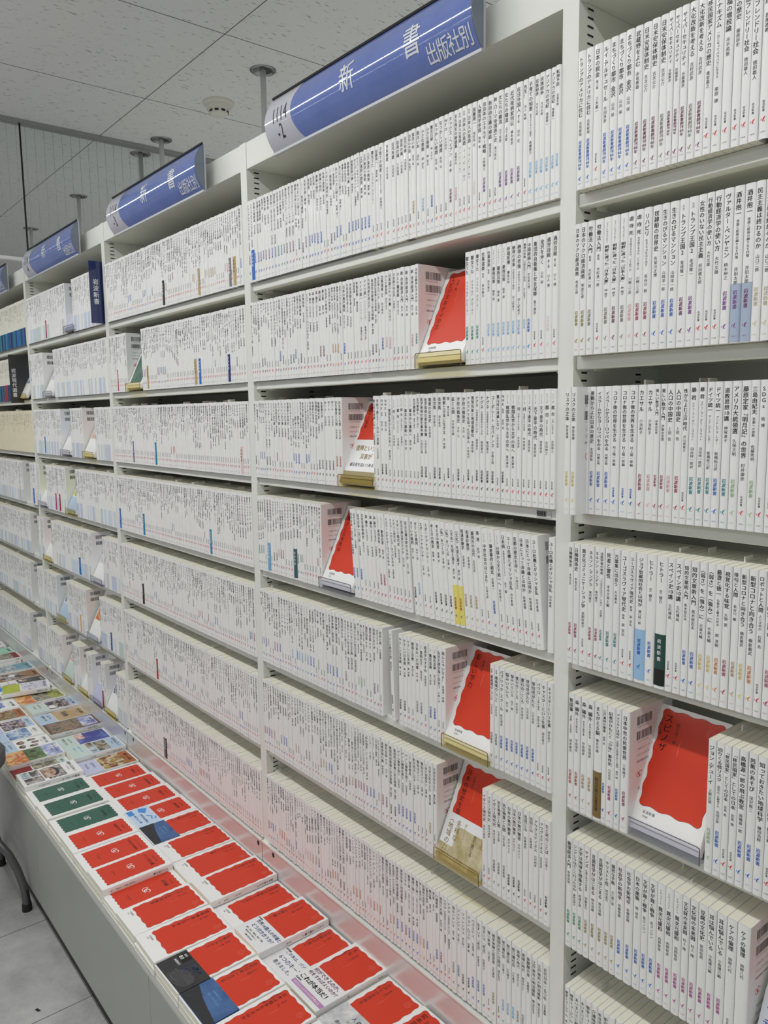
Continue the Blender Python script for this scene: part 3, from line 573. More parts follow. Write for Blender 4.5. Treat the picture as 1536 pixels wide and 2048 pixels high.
# bay 3
L3 = L2 - P; E3 = -P + 0.0006
fill(3, 1, L3, E3, MP, specials=[(-1.322, 'Bw@K', 'black'), (-1.118, 'Bw@T', 'tan'), (-0.955, 'Bw@A', 'dark grey'), (-0.935, 'Bk@T', 'tan')])
fill(3, 2, L3, -1.6080, MS, last='^', specials=[(-1.695, 'Bw@R', 'dark red')])
fill(3, 2, -1.4950, E3, MS, specials=[(-1.462, 'Bk@T', 'tan'), (-1.155, 'Bk@T', 'tan'), (-1.133, 'Bw@B', 'bright blue'), (-0.975, 'Bw@N', 'navy')])
fill(3, 3, L3, E3, [(0.92, 'S'), (0.08, C_('br'))], specials=[(-1.600, 'Bw@N', 'navy'), (-1.430, 'Bw@C', 'deep teal blue'), (-0.925, 'Bk@P', 'pale pink')])
fill(3, 4, L3, E3, [(0.90, 'S'), (0.10, C_('rt'))], specials=[(-1.742, 'Bw@B', 'bright blue'), (-1.548, 'Bw@C', 'deep teal blue'), (-1.105, 'Bw@C', 'deep teal blue')])
fill(3, 5, L3, E3, [(0.85, 'S'), (0.15, C_('bcr'))], specials=[(-1.585, 'Bw@K', 'black')])
fill(3, 6, L3, E3, [(0.80, 'S'), (0.20, C_('baab'))], specials=[(-1.510, 'Bw@R', 'dark red')])
fill(3, 7, L3, E3, [(0.72, 'S'), (0.28, C_('brbv'))], specials=[(-1.480, 'Bw@A', 'dark grey'), (-1.466, 'Bw@K', 'black')])
# bay 4 (small-format series with pale lower zones) and bay 5
L4 = L2 - 2*P; E4 = -2*P + 0.0006; J = [(1.0, C_('lllbbtqa'))]
def row4(r, segs, sp=()):
    for i, (a, b, l) in enumerate(segs): fill(4, r, a, b, J, last=l, kind='jr', tavg=0.0125, specials=[s for s in sp if a <= s[0] <= b])
row4(1, [(L4, -2.150, '^'), (-2.075, -1.800, None)], [(-2.40, 'Bw@R', 'dark red')])
row4(2, [(L4, -2.465, '^'), (-2.330, E4, None)])
row4(3, [(L4, -2.290, '^'), (-2.178, -2.045, '^'), (-1.925, E4, None)], [(-2.50, 'Bw@B', 'bright blue')])
row4(4, [(L4, -2.610, '^'), (-2.520, -2.275, '^'), (-2.160, E4, None)], [(-2.41, 'Bw@M', 'magenta'), (-2.37, 'Bw@R', 'dark red')])
row4(5, [(L4, -2.600, '^'), (-2.500, -2.030, '^'), (-1.920, E4, None)], [(-2.185, 'Bw@C', 'deep teal blue'), (-2.165, 'Bw@B', 'bright blue')])
row4(6, [(L4, -2.475, '^'), (-2.350, -2.125, '^'), (-1.985, E4, None)], [(-2.20, 'Bw@O', 'orange'), (-1.89, 'Bw@N', 'navy')])
row4(7, [(L4, -2.455, '^'), (-2.330, -2.240, '^'), (-2.165, -2.110, '^'), (-2.010, -1.970, '^'), (-1.862, E4, None)], [(-2.005, 'Bw@R', 'dark red')])
L5 = L2 - 3*P; E5 = -3*P + 0.0006
fill(5, 1, L5, E5, [(1, 'K')], kind='duo', h=0.178, tavg=0.0145)
fill(5, 2, L5, -2.805, [(1, 'K')], kind='duo2', h=0.178, tavg=0.0145, last='^')
fill(5, 3, L5, E5, [(1, 'K')], kind='cream', h=0.172, tavg=0.018)
for r, cut in ((4, -2.86), (5, -2.80), (6, -2.85), (7, -2.92)):
    fill(5, r, L5, cut, J, kind='jr', last='^', tavg=0.0125, specials=[(-2.92, 'Bw@O', 'orange')] if r == 4 else [])
    fill(5, r, cut+0.11, E5, J, kind='jr', tavg=0.0125, specials=[(-2.71, 'Bw@B', 'bright blue')] if r == 4 else [])

FOOT = {'duo': dict(blue=(0.03, 0.09, 0.30), navy=(0.012, 0.03, 0.10), ultramarine=(0.03, 0.16, 0.45), teal=(0.02, 0.20, 0.25)),
        'duo2': dict(navy=(0.012, 0.03, 0.10), crimson=(0.35, 0.03, 0.08), teal=(0.02, 0.20, 0.25), blue=(0.03, 0.09, 0.30))}
for k_ in FOOT.values():
    for n_, c_ in k_.items(): mat('spine_foot_' + n_, c_, 0.4)
# ------------------------------------------------------------------ book geometry
def arc(u, t):
    b = min(0.0024, 0.22*t); s = np.clip(np.abs(2*u/t), 0, 0.999)
    return b*(1-np.sqrt(1-s**2.4))
def logo(mb, cx, cy, s, m, fn):
    mb.add(fn(np.array([(cx-0.05*s, cy-0.5*s), (cx+0.13*s, cy-0.05*s), (cx+0.42*s, cy+0.5*s), (cx+0.05*s, cy+0.3*s), (cx-0.12*s, cy-0.05*s)])), [(0, 1, 2, 3, 4)], m)
    mb.add(fn(np.array([(cx-0.42*s, cy-0.12*s), (cx-0.33*s, cy-0.16*s), (cx-0.2*s, cy+0.16*s), (cx-0.3*s, cy+0.2*s)])), [(0, 1, 2, 3)], m)
    mb.add(fn(np.array([(cx+0.1*s, cy-0.36*s), (cx+0.34*s, cy-0.40*s), (cx+0.2*s, cy-0.22*s)])), [(0, 1, 2)], m)
JRC = {c: mat('pale_zone_' + INK[c][1].replace(' ', '_'), tuple(0.68*0.86 + 0.32*v for v in INK[c][0]), 0.5) for c in 'lbtiqac'}
def zone(mb, fn, t, v0, v1, m):
    g = fn.grid
    for a in range(len(g)-1): mb.add(fn(np.array([(g[a], v0), (g[a+1], v0), (g[a+1], v1), (g[a], v1)])), [(0, 1, 2, 3)], m)
def fitsize(s, size, room):
    n = sum(0.55 if c == ' ' else (0.6 if c == '・' else 1.02) for c in s)
    return min(1.0, room/(n*size)) if n else 1.0
def letter_spine(mb, d, fn, res):
    """all print on one spine; fn maps (u, v) points to 3D, v measured from the foot"""
    t, h, st = d['t'], d['h'], d['st']; k = ink('k')
    ts = min(0.0068, t*0.66); off = 0
    top = h - 0.0058 - 0.0004*(sum(map(ord, d['title'])) % 5); kind = d.get('kind')
    c = st[1] if len(st) > 1 else 'k'; big = st[0] in '8BMQ'
    if kind in ('duo', 'duo2', 'cream'):
        if kind != 'cream':
            zone(mb, fn, t, 0.0, 0.068, mat('spine_foot_' + rs.choice(list(FOOT[kind])), (0, 0, 0)))
        y = vtext(mb, d['title'][:9], 0, top-0.006, ts*0.9, k, fn, 1, res); vtext(mb, d['au'], 0, y-0.006, ts*0.6, k, fn, 0, res)
        return
    if kind == 'jr':
        c = c if c in JRC else 'l'
        if rs.random() < 0.6: zone(mb, fn, t, 0.001, 0.050 + 0.003*rs.random(), JRC[c])
    room = (h-0.012) - (0.062 if big else 0.048)
    au = d['au']; sub = d['sub']; tt = d['title']; pre = d['pre']
    need = len(tt)*ts*1.02 + len(au)*0.0047 + (len(sub)*0.0036+0.004 if sub else 0) + (len(pre)*0.0038+0.003 if pre else 0) + 0.008
    sq = min(1.0, (room if not d['band'] else h-0.012-(d.get('bandh') or 0.07))/need); sq = max(sq, 0.55)
    y = top
    if pre: y = vtext(mb, pre, 0, y, 0.0036, k, fn, 0, res, 1.02, sq) - 0.003*sq
    y = vtext(mb, tt, 0, y, ts, k, fn, 2, res, 1.02, sq)
    if sub: y = vtext(mb, sub, 0, y-0.003*sq, 0.0037, k, fn, 1, res, 1.0, sq)
    vtext(mb, au, 0, y-(0.0055 if len(tt) > 5 else 0.009)*sq, min(0.0049, t*0.48), k, fn, 1, res, 1.03, sq)
    if d['band'] or kind == 'jr': return
    s = min(0.0052, t*0.52); lc = ink(c)
    if st[0] == '8':
        vtext(mb, '岩波新書創刊80年', 0, 0.062, s*0.97, lc, fn, 3, res, 1.0, 0.93)
        logo(mb, 0, 0.0135, 0.0065, lc, fn)
    elif st[0] == 'B':
        vtext(mb, '岩波新書', 0, 0.0595, s*1.04, lc, fn, 3, res, 1.0); logo(mb, 0, 0.0195, 0.0068, lc, fn)
    elif st[0] == 'M':
        vtext(mb, '岩波新書', 0, 0.0395, 0.0033, lc, fn, 2, res, 1.0); logo(mb, 0, 0.0195, 0.0068, lc, fn)
    elif st[0] == 'K':
        vtext(mb, '岩波新書', 0, 0.050, s*0.95, ink('k'), fn, 2, res, 1.0); logo(mb, 0, 0.0205, 0.0062, ink('k'), fn)
    elif st[0] == 'Q': return
    else:
        vtext(mb, '岩波新書', 0, 0.0405, 0.0030, k, fn, 0, res, 1.02); logo(mb, 0, 0.0205, 0.0066, ink('r'), fn)
    no = 1400 + (sum(map(ord, d['title'])) % 450)
    htext(mb, str(no), 0, 0.0075, 0.0024, k if st[0] in 'SK' else lc, fn, 0, 1, 1.0, True)
def barcode(mb, fn, u0, u1, v0, v1, rg):
    u = u0; k = ink('k')
    while u < u1:
        wd = rg.choice((0.0005, 0.0008, 0.0012)); wd = min(wd, u1-u)
        mb.add(fn(np.array([(u, v0), (u+wd, v0), (u+wd, v1), (u, v1)])), [(0, 1, 2, 3)], k); u += wd + rg.choice((0.0005, 0.0007, 0.0011))
def back_print(mb, fn, h, rg, res=1, text=True):
    """rear board: two barcodes, three lines of figures, a small red emblem; u from the spine, v from the foot"""
    barcode(mb, fn, 0.016, 0.052, h-0.0235, h-0.011, rg); barcode(mb, fn, 0.016, 0.052, h-0.0445, h-0.0325, rg)
    k = ink('k')
    if not text: return
    htext(mb, '9784004315285', 0.017, h-0.0262, 0.0030, k, fn, 0, res, 1.2); htext(mb, '1920236008208', 0.017, h-0.0475, 0.0030, k, fn, 0, res, 1.2)
    htext(mb, 'ISBN978-4-00-431528-5', 0.017, h-0.0575, 0.0038, k, fn, 0, res, 1.25)
    htext(mb, 'C0236 ¥820E', 0.017, h-0.0665, 0.0038, k, fn, 0, res, 1.25)
    htext(mb, '定価(本体820円+税)', 0.017, h-0.0755, 0.0038, k, fn, 0, res, 0.9)
    emblem(mb, fn, 0.026, h-0.094, 0.014, ink('r'))
def stroke(mb, fn, pts, wd, m):
    p = np.array(pts); n = len(p); d = np.gradient(p, axis=0); d /= np.linalg.norm(d, axis=1)[:, None] + 1e-9
    nn = np.stack([-d[:, 1], d[:, 0]], 1); ww = (np.array(wd) if isinstance(wd, (list, tuple)) else np.full(n, wd))[:, None]
    v = np.concatenate([p+nn*ww/2, p-nn*ww/2])
    mb.add(fn(v), [(i, n+i, n+i+1, i+1) for i in range(n-1)], m)
def emblem(mb, fn, cx, cy, s, m):
    a = np.linspace(0.3, 5.4, 16); stroke(mb, fn, [(cx+0.1*s+0.34*s*math.cos(t)*(1-0.05*t), cy+0.30*s*math.sin(t)*(1-0.05*t)) for t in a], [0.05*s+0.06*s*math.sin(t/2)**2 for t in a], m)
    a = np.linspace(2.2, 5.6, 12); stroke(mb, fn, [(cx-0.16*s+0.36*s*math.cos(t), cy+0.02*s+0.34*s*math.sin(t)) for t in a], 0.06*s, m)
    stroke(mb, fn, [(cx-0.38*s, cy+0.3*s), (cx-0.2*s, cy+0.02*s), (cx+0.05*s, cy-0.06*s), (cx+0.3*s, cy+0.05*s)], [0.02*s, 0.09*s, 0.07*s, 0.02*s], m)
COVERM = {'cream': mat('cover_cream', (0.80, 0.74, 0.56), 0.55), 'duo': mat('cover_ivory', (0.80, 0.79, 0.70), 0.55)}
COVERM['duo2'] = COVERM['duo']
SLIP = mat('sales_slip_paper', (0.86, 0.86, 0.83), 0.7)
def near_book(d, i):
    """one shelved paperback: cover mesh with its print, page block, belly band or slip as children"""
    t, h = d['t'], d['h']; rg = random.Random(i)
    cm = COVERM.get(d.get('kind'), white)
    mb = MB(); us = t/2*np.sin(np.linspace(-PI/2, PI/2, 11))
    outer = [(-t/2, BD)] + [(u, arc(u, t)) for u in us] + [(t/2, BD)]
    inner = [(-t/2+0.0004, BD)] + [(u*(1-0.0008/t), arc(u, t)+0.0004) for u in us] + [(t/2-0.0004, BD)]
    n = len(outer); v = [(x, y, z) for z in (0, h) for x, y in outer+inner]
    f = []
    for a in range(n-1):
        f += [(a, a+1, 2*n+a+1, 2*n+a), (n+a+1, n+a, 3*n+a, 3*n+a+1), (a+1, a, n+a, n+a+1), (2*n+a, 2*n+a+1, 3*n+a+1, 3*n+a)]
    f += [(n, 0, 2*n, 3*n), (n-1, 2*n-1, 4*n-1, 3*n-1)]
    mb.add(v, f, cm)
    fs = lambda q, o=0.00012: np.stack([q[:, 0], np.interp(q[:, 0], us, arc(us, t)) - o, q[:, 1]], 1)
    fs.grid = us
    if d['tint']:
        tm = mat('tinted_obi_blue', (0.42, 0.50, 0.64), 0.4) if d['tint'] == '~' else mat('tinted_obi_grey', (0.74, 0.74, 0.74), 0.4)
        for a in range(10): mb.add(fs(np.array([(us[a], 0.0005), (us[a+1], 0.0005), (us[a+1], 0.066), (us[a], 0.066)]), 0.00006), [(0, 1, 2, 3)], tm)
        if d['tint'] == '~':
            mb.add(fs(np.array([(-t/2, 0.038), (-t*0.2, 0.034), (t*0.2, 0.034), (t/2, 0.038), (t/2, 0.062), (-t/2, 0.062)]), 0.00009), [(0, 1, 2, 3, 4, 5)], mat('tinted_obi_violet', (0.22, 0.22, 0.48), 0.4))
    letter_spine(mb, d, fs, 2)
    if d['back']:
        fb = lambda q: np.stack([np.full(len(q), t/2+0.00012), 0.002+q[:, 0], q[:, 1]], 1)
        back_print(mb, fb, h, rg)
        for q in range(5): htext(mb, '本書では日本の歴史に'[rg.randrange(3):], 0.022, 0.058-0.011*q, 0.0052, ink('k'), fb, 0, 1, 1.05)
    o = mb.build('paperback'); o.location = (d['x'], d['y'], SHELF[d['row']])
    if d['lean']:
        o.rotation_euler = (0, -d['lean'], 0); o.location.z += t/2*math.sin(d['lean'])
    mb = MB(); mb.box(-t/2+0.00045, t/2-0.00045, 0.0022, BD-0.0006, 0.0003, h-0.0003, page); mb.build('page_block', o)
    if d['band']:
        bh = d.get('bandh') or 0.07; bm = mat('band_' + BANDS[d['band']][1].replace(' ', '_'), BANDS[d['band']][0], 0.4)
        mb = MB(); e = 0.0003
        us2 = np.linspace(-t/2-e, t/2+e, 9)
        pr = [(-t/2-e, 0.06)] + [(u, float(arc(np.clip(u, -t/2, t/2), t))-e) for u in us2] + [(t/2+e, 0.06)]
        m_ = len(pr); mb.add([(x, y, z) for z in (0.004, bh) for x, y in pr], [(a, a+1, m_+a+1, m_+a) for a in range(m_-1)], bm)
        fb2 = lambda q: fs(q, 0.00045)
        fb2.grid = us
        if d['band'] == 'H': vtext(mb, '毎日出版文化賞受賞', 0, 0.064, 0.0056, ink('k'), fb2, 1, 2, 1.0)
        elif d['band'] == 'l': vtext(mb, '岩波新書', 0, 0.060, 0.0054, ink('b'), fb2, 2, 2); logo(mb, 0, 0.022, 0.0068, ink('b'), fb2)
        elif d['band'] == 'Y': vtext(mb, '岩波新書', 0, 0.050, 0.0052, ink('s'), fb2, 2, 2); logo(mb, 0, 0.018, 0.0062, ink('p'), fb2)
        else: vtext(mb, '岩波新書', 0, bh-0.006, 0.0058, ink('w') if d['st'].endswith('w') else ink('k'), fb2, 1, 2, 1.35)
        if d['band'] == 'G': zone(mb, fb2, t, 0.0045, 0.026, slot)
        b = mb.build('belly_band', o); b['label'] = BANDS[d['band']][1] + ' paper band'
    if d['row'] >= 2 and rg.random() < 0.16:
        s0 = rg.uniform(0.03, 0.07); mb = MB()
        mb.box(rg.uniform(-t/4, t/4)-0.0001, t/4*0+0.0002, s0, s0+0.02, h-0.0005, h+rg.uniform(0.004, 0.009), SLIP); mb.build('sales_slip', o)
    return o
CW = {'S': 'plain lettering and red mark', 'K': 'bold black lower lettering', 'Q': 'plain unmarked foot'}
def look(d):
    if d['band']: return 'white paperback with %s band' % BANDS[d['band']][1]
    if d['st'][0] in CW: return 'white paperback with ' + CW[d['st'][0]]
    return 'white paperback with %s lower lettering' % INK[d['st'][1]][1]

# order along each shelf, then choose the ones that show largest
rows_ = {}
for d in books: rows_.setdefault((d['bay'], d['row']), []).append(d)
for lst in rows_.values():
    lst.sort(key=lambda d: d['x'])
    for i, d in enumerate(lst): d['i'] = i+1; d['j'] = len(lst)-i
def seen(d):
    s = 0
    for z in (0.01, BH*0.5, BH-0.01):
        p = Vector((d['x'], d['y'], SHELF[d['row']]+z)) - CL; f = p.dot(FW)
        u = 768 + FPX*p.dot(RT)/f; v = 1024 - FPX*p.dot(UP)/f
        s += (-2 < u < 1530) and (0 < v < 2046)
    p = Vector((d['x'], d['y'], SHELF[d['row']]+BH/2)) - CL
    return (s/3) * d['t'] * abs(p.normalized().y) / p.length_squared
for d in books: d['score'] = seen(d)
rank = sorted([d for d in books if not d['sx']], key=lambda d: -d['score'])
chosen = set(id(d) for d in rank[:300] if d['score'] > 0)
MINIB1 = [d for d in books if d['bay'] == 1 and d['score'] == 0]

mbs = MB(); nb = 0
for d in books:
    if id(d) in chosen or d['sx']:
        o = near_book(d, nb); nb += 1
        if d['bay'] == 1: lab = '%s, %s from left on %s shelf, %s' % (look(d), ordn(d['i']), ROWN[d['row']], BAYN[1])
        elif d['bay'] == 2 and not d['sx']: lab = '%s, %s from right on %s shelf, %s' % (look(d), ordn(d['j']), ROWN[d['row']], BAYN[2])
        else: lab = '%s, %s from left on %s shelf, %s' % (look(d), ordn(d['i']), ROWN[d['row']], BAYN[d['bay']])
        tag(o, lab, 'book', 'white paperbacks shelved spine out')
        continue
    # far spines: one shared heap
    t, h = d['t'], d['h']; z0 = SHELF[d['row']]; c, s = math.cos(d['lean']), math.sin(d['lean'])
    zl = z0 + t/2*s
    def T(V, d=d, c=c, s=s, zl=zl):
        V = np.asarray(V, float); return np.stack([d['x'] + V[:, 0]*c - V[:, 2]*s, d['y'] + V[:, 1], zl + V[:, 0]*s + V[:, 2]*c], 1)
    cm = COVERM.get(d.get('kind'), white); b = min(0.0020, 0.19*t)
    pr = [(-t/2, BD), (-t/2, b), (-t*0.3, b*0.22), (0, 0), (t*0.3, b*0.22), (t/2, b), (t/2, BD)]
    n = 7; v = [(x, y, z) for z in (0, h) for x, y in pr]
    mbs.add(T(v), [(a, a+1, n+a+1, n+a) for a in range(n-1)] + [(n-1, 0, n, 2*n-1)], cm)
    mbs.add(T(v), [tuple(range(n, 2*n))], cm if d['row'] < 2 else white)
    e = 0.0006; mbs.add(T([(-t/2+e, 0.002, h+0.0001), (t/2-e, 0.002, h+0.0001), (t/2-e, BD, h+0.0001), (-t/2+e, BD, h+0.0001)]), [(0, 1, 2, 3)], page)
    us = np.array([p[0] for p in pr[1:6]]); ys = np.array([p[1] for p in pr[1:6]])
    fs = lambda q, T=T, us=us, ys=ys: T(np.stack([q[:, 0], np.interp(q[:, 0], us, ys) - 0.0002, q[:, 1]], 1))
    fs.grid = us
    letter_spine(mbs, d, fs, 1)
    if d['back']:
        back_print(mbs, lambda q, T=T, t=t: T(np.stack([np.full(len(q), t/2+0.0002), 0.002+q[:, 0], q[:, 1]], 1)), h, rs, 1, d['bay'] < 4)
    if rs.random() < 0.10 and d['row'] >= 2:
        s0 = rs.uniform(0.02, 0.07); mbs.add(T([(0, s0, h), (0.0004, s0+0.02, h), (0.0004, s0+0.02, h+0.007), (0, s0, h+0.006)]), [(0, 1, 2, 3)], SLIP)
o = mbs.build('paperback_rows')
tag(o, 'long rows of smaller white paperback spines filling the farther shelves', 'books'); o['kind'] = 'stuff'

# ------------------------------------------------------------------ divider plates standing out between the books
navy = mat('divider_navy', (0.022, 0.035, 0.13), 0.18, coat=0.4); charcoal = mat('divider_charcoal', (0.045, 0.045, 0.045), 0.35)
def divider(x, y0, y1, z, h, m, text, size, label):
    t = MB(); t.box(x-0.0012, x+0.0012, y0, 0.09, z, z+h, m)
    fn = lambda q: np.stack([np.full(len(q), x+0.0014), q[:, 0], q[:, 1]], 1)
    vtext(t, text, (y0+y1)/2, z+h*0.72, size, ink('w'), fn, 3, 3, 1.08)
    tag(t.build('shelf_divider'), label, 'divider')
divider(-1.7895, -0.038, 0.0, SHELF[1], 0.189, navy, '岩波新書', 0.0185, 'navy divider plate with four white characters on the fourth bay top shelf')
divider(-2.792, -0.044, -0.010, SHELF[2]-0.012, 0.197, charcoal, '岩波現代選書', 0.0185, 'charcoal divider plate with six white characters on the fifth bay second shelf')

# ------------------------------------------------------------------ books shown cover up (on the table) or cover out (on stands)
W, H = 0.1065, 0.173
def wavy(u0, u1, v0, v1, kind):
    """outline of the printed label: scalloped short ends (A) or loose waves all round (B)"""
    r = 0.005 if kind == 'A' else 0.0075; pts = []; nrm = []; arc_l = []
    for cx, cy, a0 in ((u1-r, v0+r, -PI/2), (u1-r, v1-r, 0), (u0+r, v1-r, PI/2), (u0+r, v0+r, PI)):
        for a in np.linspace(a0, a0+PI/2, 7): pts.append((cx+r*math.cos(a), cy+r*math.sin(a))); nrm.append((math.cos(a), math.sin(a)))
    P_, N_ = [], []
    for i in range(len(pts)):                                            # straight runs between the corners get extra points
        q, n2 = pts[(i+1) % len(pts)], nrm[(i+1) % len(pts)]; d = math.dist(pts[i], q); k = max(1, int(d/0.0022))
        for j in range(k): P_.append((pts[i][0]+(q[0]-pts[i][0])*j/k, pts[i][1]+(q[1]-pts[i][1])*j/k)); N_.append(nrm[i] if k > 1 and j else nrm[i])
    P_ = np.array(P_); N_ = np.array(N_); L = np.concatenate([[0], np.cumsum(np.linalg.norm(np.diff(P_, axis=0), axis=1))])
    per = L[-1] + np.linalg.norm(P_[0]-P_[-1])
    if kind == 'A': amp = np.where(np.abs(N_[:, 1]) > 0.8, 0.0011, 0.00045); w_ = round(per/0.0155)
    else: amp = np.full(len(P_), 0.00115); w_ = round(per/0.0265)
    return [tuple(v) for v in P_ + N_*(amp*np.sin(2*PI*w_*L/per + 0.8))[:, None]]
PICT = {}
def picture(name, cols, scale=28, seed=0):
    if name in PICT: return PICT[name]
    m = mat('picture_' + name, cols[0], 0.3, coat=0.3)
    nt, N, L, b = nodes(m)
    tc = N.new('ShaderNodeTexCoord'); mp = N.new('ShaderNodeMapping'); mp.inputs['Location'].default_value = (seed*1.7, seed*0.9, 0)
    nz = N.new('ShaderNodeTexNoise'); nz.inputs['Scale'].default_value = scale; nz.inputs['Detail'].default_value = 5; nz.inputs['Distortion'].default_value = 1.3
    cr = N.new('ShaderNodeValToRGB'); el = cr.color_ramp.elements
    n = len(cols)
    for i, c in enumerate(cols):
        p = 0.40 + 0.20*i/(n-1)
        e = el[i] if i < 2 else el.new(p)
        e.position = p; e.color = (*c, 1)
    L.new(tc.outputs['Object'], mp.inputs['Vector']); L.new(mp.outputs[0], nz.inputs['Vector']); L.new(nz.outputs[0], cr.inputs[0]); L.new(cr.outputs[0], b.inputs['Base Color'])
    PICT[name] = m
    return m
FL = lambda T, o=0.00015: (lambda q: np.stack([q[:, 0], q[:, 1], np.full(len(q), T+o)], 1))
def rect(mb, fn, u0, u1, v0, v1, m): mb.add(fn(np.array([(u0, v0), (u1, v0), (u1, v1), (u0, v1)])), [(0, 1, 2, 3)], m)
def body(mb, T, m=None, Wd=W, Hd=H, spine=None):
    """boards and spine of a book lying face up; u = 0 at the middle, spine on +u"""
    m = m or white; e = 0.0005
    mb.box(-Wd/2, Wd/2-0.001, 0, Hd, T-e, T, m); mb.box(-Wd/2, Wd/2-0.001, 0, Hd, 0, e, m)
    zs = np.linspace(0, T, 7); pr = [(Wd/2-0.001, z) for z in (0.0, T)]
    v = [(Wd/2-0.0012*(abs(2*z/T-1))**3, y, z) for y in (0, Hd) for z in zs]
    mb.add(v, [(i, 7+i, 8+i, i+1) for i in range(6)], m)
    mb.add(v, [(0, 1, 2, 3, 4, 5, 6), (13, 12, 11, 10, 9, 8, 7)], page)
def flat_book(name, label, T, design, group=None, cat='book', Hd=H):
    mb = MB(); base = white; fn = FL(T); k = ink('k'); ds = design
    body(mb, T, white, W, Hd)
    sp = lambda q: np.stack([np.full(len(q), W/2+0.0002), q[:, 1], q[:, 0]], 1)          # print along the spine
    sp2 = lambda q: sp(np.stack([T/2 + q[:, 0], q[:, 1]], 1))
    if ds['t'] in 'AB':
        lm = {'r': label_red, 'g': label_green}[ds.get('c', 'r')]
        if ds['t'] == 'A': u0, u1, v0, v1 = -0.40*W, 0.38*W, 0.10*Hd, 0.93*Hd
        else: u0, u1, v0, v1 = -0.41*W, 0.435*W, 0.195*Hd, 0.965*Hd
        pts = wavy(u0, u1, v0, v1, ds['t'])
        P3 = fn(np.array(pts)); c0 = np.mean(np.array(pts), axis=0)
        edge = (np.array(pts)-c0)*np.array([1.012, 1.008])+c0
        mb.fan(FL(T, 0.00009)(edge), label_dark); mb.fan(P3, lm)
        fz = FL(T, 0.00025)
        if ds['t'] == 'A':
            htext(mb, ds.get('title', '経済学史'), -0.01*W, 0.775*Hd, ds.get('ts', 0.0088), k, fz, 2, 2, 1.0, True, 0.92)
            htext(mb, ds.get('au', '大塚久雄著'), 0.02*W, 0.855*Hd, 0.0045, k, fz, 0, 1, 1.0, True)
            htext(mb, '岩波新書', 0, 0.265*Hd, 0.0044, k, fz, 0, 1, 1.3, True); htext(mb, ds.get('no', '826'), 0, 0.225*Hd, 0.0038, k, fz, 0, 1, 1.0, True)
            emblem(mb, fz, 0, 0.51*Hd, 0.025, white)
        else:
            vtext(mb, ds.get('title', '東北を聴く'), -0.305*W, 0.935*Hd, ds.get('ts', 0.0092), k, fz, 1, 2, 1.06)
            if ds.get('sub'): vtext(mb, ds['sub'], -0.385*W, 0.90*Hd, 0.0042, k, fz, 0, 1, 1.0)
            vtext(mb, ds.get('au', '佐々木幹郎'), -0.165*W, 0.885*Hd, 0.0056, k, fz, 0, 1, 1.06)
            stroke(mb, fz, [(-0.085*W, 0.755*Hd), (-0.085*W, 0.63*Hd)], 0.0005, faint_red)
            if not ds.get('plain'):
                a = np.linspace(0, 2*PI, 15)
                for rr in (0.0062, 0.0030): stroke(mb, fz, [(0.27*W+rr*(1+0.16*math.cos(5*t))*math.cos(t), 0.875*Hd+rr*(1+0.16*math.cos(5*t))*math.sin(t)) for t in a], 0.00045, faint_red)
                for dx in (-1, 1): stroke(mb, fz, [(0.27*W+dx*0.002, 0.91*Hd), (0.27*W+dx*0.005, 0.945*Hd)], 0.0004, faint_red)
            htext(mb, '岩波新書', -0.33*W, 0.150*Hd, 0.0046, k, fn, 0, 2); htext(mb, ds.get('no', '1714'), -0.33*W, 0.115*Hd, 0.0044, k, fn, 0, 2, 0.9)
        vtext(mb, ds.get('title', '東北を聴く'), 0, Hd-0.012, min(0.0062, T*0.5), k, sp2, 1, 1); vtext(mb, ds.get('au', '佐々木幹郎'), 0, Hd*0.45, 0.0042, k, sp2, 0, 1)
        vtext(mb, '岩波新書', 0, 0.044, 0.0032, k, sp2, 0, 1); logo(mb, 0, 0.020, 0.006, ink('r'), sp2)
    else:
        # picture covers: (u0,u1,v0,v1) fractions with a material, then lettering
        for (a, b_, c, d_, m) in ds['rects']: rect(mb, FL(T, 0.00006+0.00004*(ds['rects'].index((a, b_, c, d_, m)))), (a-0.5)*W, (b_-0.5)*W, c*Hd, d_*Hd, m)
        fz = FL(T, 0.0011 if ds.get('ovals') else 0.0004); lt = ds.get('ink', k)
        for qi, (u, v, ru, rv, m) in enumerate(ds.get('ovals', ())): mb.fan(FL(T, 0.0003+0.00006*qi)(np.array([((u-0.5+ru*math.cos(a))*W, v*Hd+rv*W*math.sin(a)) for a in np.linspace(0, 2*PI, 25)[:-1]])), m)
        for (u, v, r_, wd, m) in ds.get('rings', ()): stroke(mb, FL(T, 0.0003), [((u-0.5)*W+r_*math.cos(a), v*Hd+r_*math.sin(a)) for a in np.linspace(0, 2*PI, 20)], wd, m)
        if ds.get('title'): htext(mb, ds['title'], 0.0, ds.get('tv', 0.90)*Hd, ds.get('ts', min(0.0125, 0.085/len(ds['title']))), lt, fz, 2, 1, 1.0, True, 0.95)
        if ds.get('au'): htext(mb, ds['au'], 0.0, (ds.get('tv', 0.90)-0.07)*Hd, 0.0048, lt, fz, 0, 1, 1.0, True)
        for (s, u, v, z, m) in ds.get('text', ()): htext(mb, s, (u-0.5)*W, v*Hd, z, m, fz, 2, 1, 1.0)
        vtext(mb, ds.get('title', ''), 0, Hd-0.012, min(0.0075, T*0.55), k, sp2, 2, 1); vtext(mb, ds.get('au', ''), 0, Hd*0.42, 0.0045, k, sp2, 0, 1)
    o = mb.build(name)
    tag(o, label, cat, group)
    mb = MB(); mb.box(-W/2+0.0006, W/2-0.0016, 0.0006, Hd-0.0006, 0.0006, T-0.0006, page); mb.build('page_block', o)
    ob = ds.get('obi')
